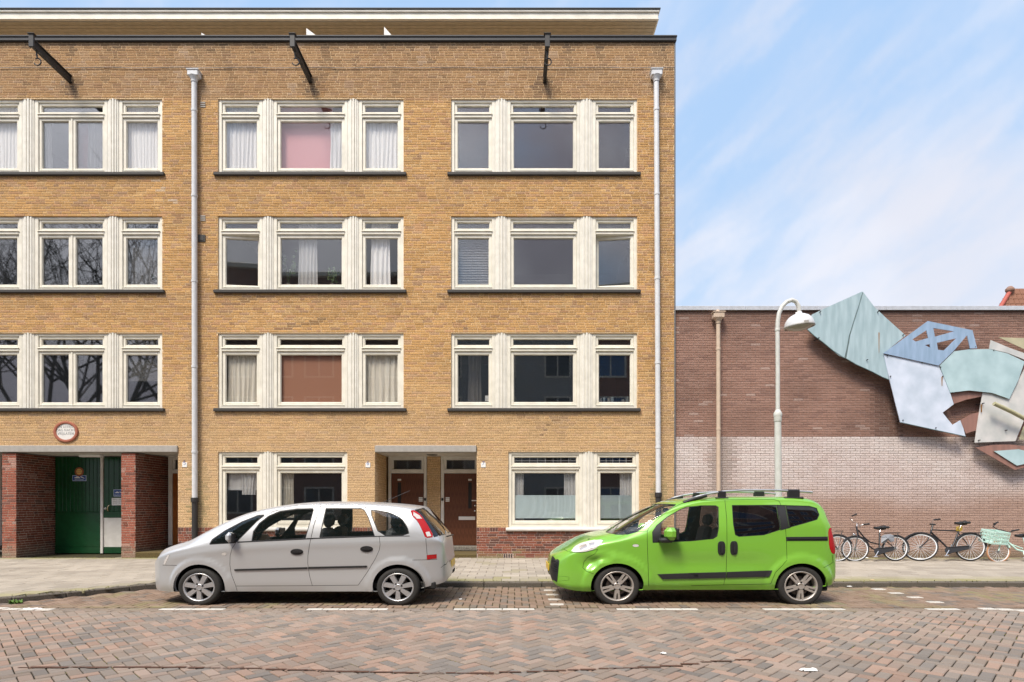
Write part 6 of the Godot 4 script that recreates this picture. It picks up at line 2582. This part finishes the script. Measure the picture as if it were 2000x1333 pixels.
func build_silver(paint: Material) -> void:
	var base := Vector3(-3.3, 0.0, 5.525)
	var o := thing("silver_car", "silver five-door compact people carrier parked at the kerb, nose to the left", "car", base)
	var f := Vector3(-4.738 - base.x, 0.268, 0.845)
	var r := Vector3(-1.752 - base.x, 0.268, 0.845)
	var sh := func(a: Array) -> Array:
		var out := a.duplicate()
		for k in range(0, out.size(), 2):
			out[k] -= base.x
		return out
	var s := make_shell({"shoulder": 1.0, "mid": 0.985, "low": 0.962, "base": base, "x0": -5.7 - base.x, "x1": -1.0 - base.x,
		"top": sh.call([-5.7, 0.5, -5.685, 0.6, -5.65, 0.69, -5.58, 0.77, -5.45, 0.84, -5.26, 0.905, -5.0, 0.985, -4.75, 1.115, -4.49, 1.25, -4.17, 1.385, -4.01, 1.43, -3.69, 1.498, -3.37, 1.54, -3.0, 1.562, -2.57, 1.562, -2.05, 1.54, -1.62, 1.5, -1.47, 1.47, -1.36, 1.36, -1.22, 1.2, -1.12, 1.06, -1.09, 0.96, -1.06, 0.76, -1.02, 0.6, -1.0, 0.46]),
		"bottom": sh.call([-5.7, 0.44, -5.67, 0.3, -5.6, 0.22, -5.4, 0.19, -4.3, 0.2, -2.2, 0.2, -1.45, 0.24, -1.26, 0.28, -1.1, 0.31, -1.02, 0.38, -1.0, 0.43]),
		"half": sh.call([-5.7, 0.1, -5.68, 0.3, -5.62, 0.48, -5.52, 0.62, -5.38, 0.735, -5.15, 0.8, -4.8, 0.83, -4.2, 0.845, -2.4, 0.845, -1.7, 0.835, -1.4, 0.8, -1.22, 0.745, -1.1, 0.66, -1.04, 0.5, -1.0, 0.2]),
		"belt": sh.call([-5.7, 0.5, -5.4, 0.7, -5.0, 0.82, -4.4, 0.9, -3.4, 0.985, -2.4, 1.01, -1.6, 1.03, -1.1, 0.95]),
		"edge": sh.call([-5.7, 0.5, -5.4, 0.78, -5.0, 0.915, -4.75, 1.045, -4.3, 1.25, -4.0, 1.36, -3.6, 1.445, -3.1, 1.5, -2.5, 1.5, -2.0, 1.475, -1.6, 1.43, -1.4, 1.3, -1.1, 0.97]),
		"tumble": sh.call([-5.7, 0.9, -5.2, 0.88, -4.9, 0.86, -4.4, 0.86, -3.9, 0.84, -3.2, 0.825, -2.3, 0.825, -1.7, 0.83, -1.3, 0.88, -1.0, 0.92]),
		"form": func(p: Vector3, hw: float) -> float:
			if p.z < hw * 0.5:
				return 0.0
			var z := arch_flare(p, Vector2(f.x, f.y), 0.41, 0.37, 0.02, 0.22) + arch_flare(p, Vector2(r.x, r.y), 0.41, 0.37, 0.02, 0.22)
			var crease := curve([-2.4, 0.6, -1.0, 0.83, 0.0, 0.9, 1.8, 0.95], p.x)
			return z + 0.012 * exp(-pow((p.y - crease) / 0.05, 2.0)) * smoothstep(-2.1, -1.6, p.x) - 0.006 * exp(-pow((p.y - 0.5) / 0.12, 2.0))})
	var z := [5.5533, 300.0, 960.0]      # first enlargement: front half
	var y := [5.5533, 600.0, 960.0]      # second enlargement: rear half
	var door_f := measured([890, 560, 850, 620, 828, 700, 825, 800, 840, 900, 890, 1030, 1720, 1026, 1690, 920, 1670, 780, 1672, 700, 1690, 580, 1735, 380, 1800, 160, 1814, 148, 1700, 148, 1560, 156, 1420, 182, 1290, 225, 1170, 290, 1060, 380, 960, 470], z)
	var door_r := measured([150, 148, 560, 152, 610, 165, 650, 200, 700, 300, 780, 490, 790, 580, 780, 640, 740, 730, 650, 880, 552, 1020, 52, 1026, 22, 900, 4, 780, 5, 660, 20, 560, 70, 330], y)
	var glass_q := measured([612, 572, 640, 525, 780, 430, 960, 335, 1130, 268, 1190, 262, 1130, 310, 1040, 400, 950, 490, 885, 555], z)
	var glass_f := measured([1068, 540, 1085, 440, 1150, 350, 1250, 272, 1370, 222, 1560, 197, 1722, 193, 1728, 205, 1640, 508], z)
	var glass_r := measured([140, 494, 205, 192, 580, 192, 620, 215, 660, 290, 722, 482], y)
	var glass_b := rounded(measured([790, 482, 680, 212, 760, 212, 900, 240, 1020, 300, 1080, 390, 1100, 470], y), 1)
	var tail := rounded(measured([1120, 210, 1160, 205, 1230, 255, 1290, 340, 1378, 498, 1282, 508, 1255, 440, 1200, 330, 1140, 270], y), 1)
	var tail_white := measured([1150, 225, 1215, 262, 1248, 300, 1190, 300, 1150, 262], y)
	var tail_low := measured([1282, 447, 1325, 440, 1345, 488, 1300, 494], y)
	var reflector := measured([1298, 695, 1402, 686, 1404, 730, 1298, 742], y)
	var glass_rear := measured([1175, 208, 1265, 190, 1400, 310, 1505, 420, 1500, 462, 1380, 492, 1330, 400, 1245, 275], y)
	var lamp_f := measured([105, 790, 120, 745, 155, 690, 170, 690, 140, 760, 120, 800], z)
	var repeater := oval(300 + 762 / 5.5533, 960 + 682 / 5.5533, 4.6, 2.9, 16)
	assemble(o, s, {"paint": paint, "arches": [[f, 0.385, 0.345, 0.845], [r, 0.385, 0.345, 0.845]],
		"panels": [["front_quarter_glass", glass_q, M.car_glass, "glass"], ["door_glass", glass_f, M.car_glass, "glass"], ["door_glass", glass_r, M.car_glass, "glass"], ["rear_quarter_glass", glass_b, M.car_glass, "glass"], ["rear_window", glass_rear, M.privacy, "glass"],
			["tail_lamp", tail, M.red_lens, "lamp"], ["reflector", reflector, M.red_lens, "lamp"], ["headlamp", lamp_f, M.white_lens, "lamp"], ["side_repeater", repeater, M.white_lens, "lamp"],
			["front_door", door_f, paint, "door"], ["rear_door", door_r, paint, "door"]],
		"seams": [measured([960, 470, 890, 560, 850, 620, 828, 700, 825, 800, 840, 900, 890, 1030, 1720, 1026, 1690, 920, 1670, 780, 1672, 700, 1690, 580, 1735, 380, 1814, 148], z), measured([52, 1026, 552, 1020, 650, 880, 740, 730, 780, 640, 790, 580, 780, 490], y), measured([150, 148, 560, 152, 610, 165, 650, 200, 680, 250], y), measured([1814, 148, 1700, 148, 1560, 156, 1420, 182, 1290, 225, 1170, 290, 1060, 380, 960, 470], z), measured([95, 803, 250, 806], z), measured([1140, 748, 1300, 745, 1410, 740], y), measured([1285, 512, 1300, 690], y), measured([890, 1032, 905, 1085], z), measured([1450, 830, 1540, 770, 1555, 745], y)]})
	for q in [[tail_white, M.white_lens], [tail_low, M.white_lens]]:
		for side in [[1.0], [-1.0]]:
			var st := begin()
			panel(st, s, to_uv(s, q[0]), [], 0.0035, side)
			obj("reversing_lamp", st, q[1], o)
	var trims := [[[870, 848, 900, 843, 1668, 822, 1668, 846, 880, 866], z], [[8, 820, 640, 806, 652, 814, 640, 830, 8, 845], y]]
	for t in trims:
		pads("side_moulding", s, [[measured(t[0], t[1]), 0.014]], M.plastic, o)
	for t in [[[905, 546, 1730, 508, 1730, 520, 905, 560], z], [[-8, 508, 780, 484, 1110, 482, 1110, 490, 780, 494, -8, 521], y]]:
		pads("waist_strip", s, [[measured(t[0], t[1]), 0.005]], M.plastic, o)
	for h in [[300 + 1552 / 5.5533, 960 + 659 / 5.5533], [600 + 643 / 5.5533, 960 + 628 / 5.5533]]:
		pads('door_handle', s, [[oval(h[0], h[1], 12.6, 6.2, 30), 0.012], [oval(h[0] + 1.0, h[1] - 0.6, 9.0, 2.6, 20), 0.026]], M.plastic, o)
	# mirrors
	for side in [1.0, -1.0]:
		var m := node("door_mirror", o)
		m.position = Vector3(-4.24 - base.x, 1.025, 0.9 * side)
		var st := begin()
		hull(st, Transform3D(Basis(Vector3.UP, 0.2 * side)), Vector3(0.1, 0.15, 0.2), 0.045)
		obj("housing", st, paint, m)
		st = begin()
		hull(st, Transform3D(Basis(Vector3.UP, 0.2 * side), Vector3(0.05, 0.0, 0.0)), Vector3(0.02, 0.13, 0.18), 0.008)
		hull(st, Transform3D(Basis(), Vector3(0.02, -0.05, -0.1 * side)), Vector3(0.08, 0.06, 0.12), 0.02)
		obj("mirror_frame", st, M.plastic, m)
	for w in [[f, 0.05], [r, 0.05]]:
		for side in [1.0, -1.0]:
			var p: Vector3 = w[0]
			car_wheel(o, Vector3(p.x, p.y, side * 0.838), 0.285, 1.13, 0.203, 0, side, PI / 2 + PI / 7)
	car_interior(o, {"x0": -1.4, "x1": 2.1, "dash": -0.95, "belt": 1.05, "seats": [0.0, 1.05], "mirror": Vector3(-0.46, 1.35, 0)})
	cross_plate(o, "number_plate", Transform3D(Basis(Vector3.UP, PI / 2), Vector3(2.29, 0.56, 0.0)), 0.5, 0.11, mat(Color(0.75, 0.5, 0.05), 0.4), "")
	cross_plate(o, "number_plate", Transform3D(Basis(Vector3.UP, -PI / 2), Vector3(-2.41, 0.42, 0.0)), 0.5, 0.11, mat(Color(0.75, 0.5, 0.05), 0.4), "")
	var st := begin()
	tube(st, [Vector3(1.05, 1.52, -0.1), Vector3(1.55, 1.74, -0.12)], 0.004, 6)
	obj("aerial", st, M.plastic, o)
	st = begin()
	tube(st, [Vector3(2.12, 0.98, 0.35), Vector3(2.235, 1.0, 0.1), Vector3(2.26, 1.0, -0.25)], 0.012, 6)
	obj("rear_wiper", st, M.plastic, o)


func build_green(paint: Material) -> void:
	var base := Vector3(2.75, 0.0, 5.46)
	var o := thing("green_car", "lime green boxy family van with roof rails and a dented front wing", "car", base)
	var f := Vector3(1.553 - base.x, 0.275, 0.84)
	var r := Vector3(4.336 - base.x, 0.275, 0.84)
	var sh := func(a: Array) -> Array:
		var out := a.duplicate()
		for k in range(0, out.size(), 2):
			out[k] -= base.x
		return out
	var s := make_shell({"base": base, "x0": 0.56 - base.x, "x1": 4.98 - base.x,
		"top": sh.call([0.56, 0.55, 0.575, 0.66, 0.62, 0.72, 0.72, 0.78, 0.86, 0.855, 1.0, 0.93, 1.15, 0.995, 1.35, 1.05, 1.52, 1.085, 1.7, 1.19, 1.95, 1.33, 2.2, 1.455, 2.4, 1.54, 2.6, 1.59, 2.9, 1.625, 3.3, 1.645, 4.1, 1.65, 4.5, 1.635, 4.7, 1.58, 4.8, 1.46, 4.87, 1.22, 4.92, 0.95, 4.96, 0.7, 4.98, 0.5]),
		"bottom": sh.call([0.56, 0.42, 0.6, 0.3, 0.7, 0.24, 1.0, 0.19, 2.0, 0.215, 3.6, 0.215, 4.5, 0.25, 4.8, 0.28, 4.93, 0.33, 4.98, 0.42]),
		"half": sh.call([0.56, 0.3, 0.575, 0.45, 0.62, 0.58, 0.72, 0.69, 0.9, 0.775, 1.2, 0.825, 1.6, 0.84, 4.3, 0.84, 4.65, 0.825, 4.82, 0.79, 4.92, 0.72, 4.96, 0.6, 4.98, 0.3]),
		"belt": sh.call([0.56, 0.55, 0.9, 0.75, 1.3, 0.88, 1.8, 0.98, 2.4, 1.03, 3.4, 1.08, 4.3, 1.18, 4.8, 1.15]),
		"edge": sh.call([0.56, 0.56, 0.75, 0.74, 1.0, 0.87, 1.3, 0.98, 1.6, 1.03, 1.85, 1.14, 2.15, 1.31, 2.5, 1.46, 2.9, 1.555, 3.4, 1.585, 4.2, 1.585, 4.55, 1.55, 4.75, 1.42, 4.9, 0.95]),
		"tumble": sh.call([0.56, 0.85, 0.8, 0.86, 1.3, 0.86, 1.7, 0.86, 2.3, 0.84, 3.0, 0.83, 4.2, 0.83, 4.7, 0.86, 4.98, 0.9]),
		"form": func(p: Vector3, hw: float) -> float:
			if p.z < hw * 0.5:
				return 0.0
			var z := arch_flare(p, Vector2(f.x, f.y), 0.42, 0.37, 0.028, 0.32) + arch_flare(p, Vector2(r.x, r.y), 0.42, 0.37, 0.028, 0.32)
			var band := smoothstep(f.x + 0.5, f.x + 0.9, p.x) * smoothstep(r.x - 0.3, r.x - 0.8, p.x)
			z -= 0.022 * exp(-pow((p.y - 0.62) / 0.13, 2.0)) * band
			# crumpled front wing: two folds with a hollow between
			var q := Vector2(p.x + base.x, p.y)
			var fold := func(a: Vector2, b: Vector2, w: float) -> float: return exp(-pow(Geometry2D.get_closest_point_to_segment(q, a, b).distance_to(q) / w, 2.0))
			z += 0.022 * fold.call(Vector2(1.2, 0.735), Vector2(1.52, 0.74), 0.035) + 0.02 * fold.call(Vector2(1.17, 0.5), Vector2(1.3, 0.62), 0.035) + 0.016 * fold.call(Vector2(1.3, 0.62), Vector2(1.5, 0.675), 0.035)
			z -= 0.06 * exp(-pow((q.x - 1.17) / 0.13, 2.0) - pow((q.y - 0.63) / 0.09, 2.0)) + 0.03 * exp(-pow((q.x - 1.38) / 0.12, 2.0) - pow((q.y - 0.69) / 0.04, 2.0))
			return z})
	var z := [5.3333, 1060.0, 950.0]
	var y := [5.3323, 1350.0, 950.0]
	var door_f := measured([1090, 470, 1110, 430, 1180, 360, 1300, 262, 1420, 195, 1500, 165, 1600, 150], z)
	door_f.append_array(measured([100, 148, 352, 143, 372, 350, 375, 600, 365, 900, 340, 1030, 0, 1038], y))
	door_f.append_array(measured([1105, 1044, 1098, 800, 1090, 600], z))
	var door_r := measured([352, 143, 860, 140, 915, 155, 935, 200, 985, 440, 995, 600, 1000, 770, 950, 830, 880, 900, 830, 1020, 340, 1030, 365, 900, 375, 600, 372, 350], y)
	var glass_f := measured([1152, 585, 1148, 480, 1190, 415, 1300, 325, 1430, 250, 1500, 222, 1600, 214], z)
	glass_f.append_array(measured([100, 208, 255, 208, 280, 222, 283, 440, 268, 520, 230, 545, 0, 568], y))
	var glass_r := measured([432, 205, 890, 203, 905, 220, 930, 450, 760, 505, 500, 522, 465, 505, 445, 400], y)
	var pillar := measured([895, 203, 985, 205, 1030, 430, 935, 456], y)
	var glass_b := measured([992, 206, 1230, 213, 1305, 235, 1330, 300, 1310, 345, 1200, 378, 1030, 425], y)
	var tail := rounded(measured([1428, 450, 1470, 440, 1500, 470, 1506, 700, 1470, 708, 1440, 640], y), 1)
	var screen := measured([665, 478, 760, 400, 900, 300, 1040, 225, 1200, 190, 1380, 196, 1240, 290, 1080, 400, 980, 475, 880, 500, 760, 500], z)
	var lamp_f := rounded(measured([290, 688, 330, 630, 400, 592, 520, 562, 635, 560, 610, 600, 540, 660, 430, 688], z), 1)
	var lamp_far := measured([222, 655, 250, 605, 300, 560, 285, 600, 250, 660], z)
	var grille := measured([96, 730, 172, 780, 150, 1000, 85, 960, 70, 880], z)
	var recess := measured([165, 938, 275, 950, 270, 980, 160, 990], z)
	var repeater := oval(1060 + 970 / 5.3333, 950 + 621 / 5.3333, 6.2, 2.6, 16)
	assemble(o, s, {"paint": paint, "arches": [[f, 0.4, 0.35, 0.84], [r, 0.4, 0.35, 0.84]], "rubber": 1.3,
		"panels": [["windscreen", screen, M.car_glass, "glass"], ["door_glass", glass_f, M.car_glass, "glass"], ["sliding_door_glass", glass_r, M.privacy, "glass"], ["rear_quarter_glass", glass_b, M.privacy, "glass"], ["window_pillar", pillar, M.plastic, "glass"],
			["headlamp", lamp_f, M.white_lens, "lamp"], ["grille", grille, M.plastic, "lamp"], ["fog_lamp_recess", recess, paint, "lamp"], ["tail_lamp", tail, M.red_lens, "lamp"], ["side_repeater", repeater, M.white_lens, "lamp"],
			["front_door", door_f, paint, "door"], ["sliding_door", door_r, paint, "door"]],
		"seams": [measured([1105, 1044, 1098, 800, 1090, 600, 1090, 470, 1110, 430, 1180, 360, 1300, 262, 1420, 195, 1500, 165, 1600, 150], z), measured([100, 148, 352, 143, 372, 350, 375, 600, 365, 900, 340, 1030, 0, 1038], y), measured([352, 143, 860, 140, 915, 155, 935, 200], y), measured([985, 445, 995, 600, 1000, 770, 950, 830, 880, 900, 830, 1020, 340, 1030], y), measured([575, 660, 545, 705, 470, 745, 430, 790, 418, 850, 460, 890, 530, 915], z), measured([222, 660, 290, 695, 430, 692, 575, 660], z), measured([1380, 852, 1480, 800, 1470, 720], y), measured([980, 475, 1090, 468], z)]})
	var st: SurfaceTool
	for t in [[[1195, 918, 1620, 903, 1620, 965, 1250, 972], z], [[-20, 905, 365, 895, 362, 958, -20, 968], y], [[370, 895, 848, 878, 815, 945, 366, 957], y]]:
		pads("side_moulding", s, [[measured(t[0], t[1]), 0.018]], M.plastic, o)
	pads("slide_rail_cover", s, [[measured([992, 530, 1425, 526, 1425, 570, 992, 572], y), 0.006]], M.plastic, o)
	pads("slide_rail", s, [[measured([1010, 542, 1420, 539, 1420, 556, 1010, 558], y), 0.016]], M.black, o)
	for h in [[1350 + 317 / 5.3323, 950 + 647 / 5.3323], [1350 + 447 / 5.3323, 950 + 645 / 5.3323]]:
		pads('door_handle', s, [[rounded(PackedVector2Array([Vector2(h[0] - 7.5, h[1] - 13.5), Vector2(h[0] + 7.5, h[1] - 13.5), Vector2(h[0] + 7.5, h[1] + 13.5), Vector2(h[0] - 7.5, h[1] + 13.5)]), 2), 0.012], [rounded(PackedVector2Array([Vector2(h[0] - 2.6, h[1] - 11), Vector2(h[0] + 2.6, h[1] - 11), Vector2(h[0] + 2.6, h[1] + 10), Vector2(h[0] - 2.6, h[1] + 10)]), 2), 0.032]], M.plastic, o)
	pads("lamp_reflector", s, [[measured([372, 640, 400, 612, 455, 600, 470, 640, 430, 668, 385, 670], z), 0.004], [measured([480, 592, 545, 582, 540, 640, 490, 660], z), 0.004]], mat(Color(0.52, 0.47, 0.44), 0.12, 0.5), o)
	pads("indicator", s, [[measured([560, 580, 622, 572, 600, 600, 555, 640], z), 0.004]], mat(Color(0.75, 0.66, 0.55), 0.2), o)
	for k in 5:   # grille slats
		pads("grille_slat", s, [[measured([98 - k * 3, 768 + k * 22, 160 - k * 2, 795 + k * 22, 160 - k * 2, 803 + k * 22, 98 - k * 3, 776 + k * 22], z), 0.014]], M.black, o)
	for side in [1.0, -1.0]:
		var m := node("door_mirror", o)
		m.position = Vector3(2.33 - base.x, 1.075, 0.95 * side)
		st = begin()
		hull(st, Transform3D(Basis(Vector3.UP, 0.25 * side)), Vector3(0.17, 0.19, 0.2), 0.055)
		obj("housing", st, paint, m)
		st = begin()
		hull(st, Transform3D(Basis(), Vector3(-0.06, -0.1, -0.06 * side)), Vector3(0.2, 0.07, 0.2), 0.025)
		hull(st, Transform3D(Basis(Vector3.UP, 0.25 * side), Vector3(0.07, 0.0, 0.0)), Vector3(0.04, 0.17, 0.18), 0.012)
		obj("mirror_foot", st, M.plastic, m)
	# black triangle in the front corner of the door window
	pads("corner_trim", s, [[measured([1150, 588, 1146, 480, 1190, 412, 1235, 380, 1232, 470, 1228, 585], z), 0.004]], M.plastic, o)
	for side in [1.0, -1.0]:
		var rail := node("roof_rail", o)
		var to := func(px: float, py: float, dz: float) -> Vector3: return at(px, py, base.z + 0.63 + dz) - base
		var pts := []
		for q in [[1342, 979], [1362, 970.5], [1385, 965], [1412, 960.8], [1450, 958.5], [1500, 958.0], [1550, 959.5], [1587, 962.3]]:
			var p: Vector3 = to.call(q[0], q[1], 0.0)
			pts.append(Vector3(p.x, p.y, p.z * side))
		st = begin()
		tube(st, pts, 0.017, 10)
		obj("bar", st, M.rail, rail)
		for q in [[1402, 1418, 972.5, 962.5], [1538, 1562, 972.0, 959.5], [1335, 1380, 983.0, 968.5]]:
			var a: Vector3 = to.call(q[0], q[2], 0.0)
			var b: Vector3 = to.call(q[1], q[2], 0.0)
			var c: Vector3 = to.call((q[0] + q[1]) / 2, q[3], 0.0)
			st = begin()
			var mid := Vector3((a.x + b.x) / 2, (a.y + c.y) / 2, a.z * side)
			if q[0] < 1340:
				tube(st, [Vector3(a.x, a.y, a.z * side), Vector3(mid.x, mid.y + 0.01, mid.z), Vector3(b.x, c.y + 0.0, b.z * side)], 0.03, 8)
			else:
				hull(st, Transform3D(Basis(), mid), Vector3(b.x - a.x, c.y - a.y + 0.05, 0.05), 0.015)
				hull(st, Transform3D(Basis(), Vector3(mid.x, a.y - 0.01, mid.z)), Vector3((b.x - a.x) * 1.6, 0.03, 0.06), 0.01)
			obj("rail_foot", st, M.plastic, rail)
	for w in [f, r]:
		for side in [1.0, -1.0]:
			car_wheel(o, Vector3(w.x, w.y, side * 0.832), 0.305, 1.12, 0.217, 1, side, PI / 2 + (PI if w == f else PI - 0.02))
	car_interior(o, {"x0": -1.1, "x1": 2.0, "dash": -0.75, "belt": 1.1, "seats": [0.2, 1.25], "mirror": Vector3(-0.25, 1.42, 0)})
	st = begin()
	tube(st, [Vector3(-1.15, 1.1, 0.3), Vector3(-1.0, 1.15, -0.2)], 0.012, 6)
	obj("wiper", st, M.plastic, o)
	cross_plate(o, "number_plate", Transform3D(Basis(Vector3.UP, -PI / 2 + 0.02), Vector3(0.545 - base.x, 0.5, 0.0)), 0.54, 0.115, mat(Color(0.75, 0.5, 0.05), 0.4), "")
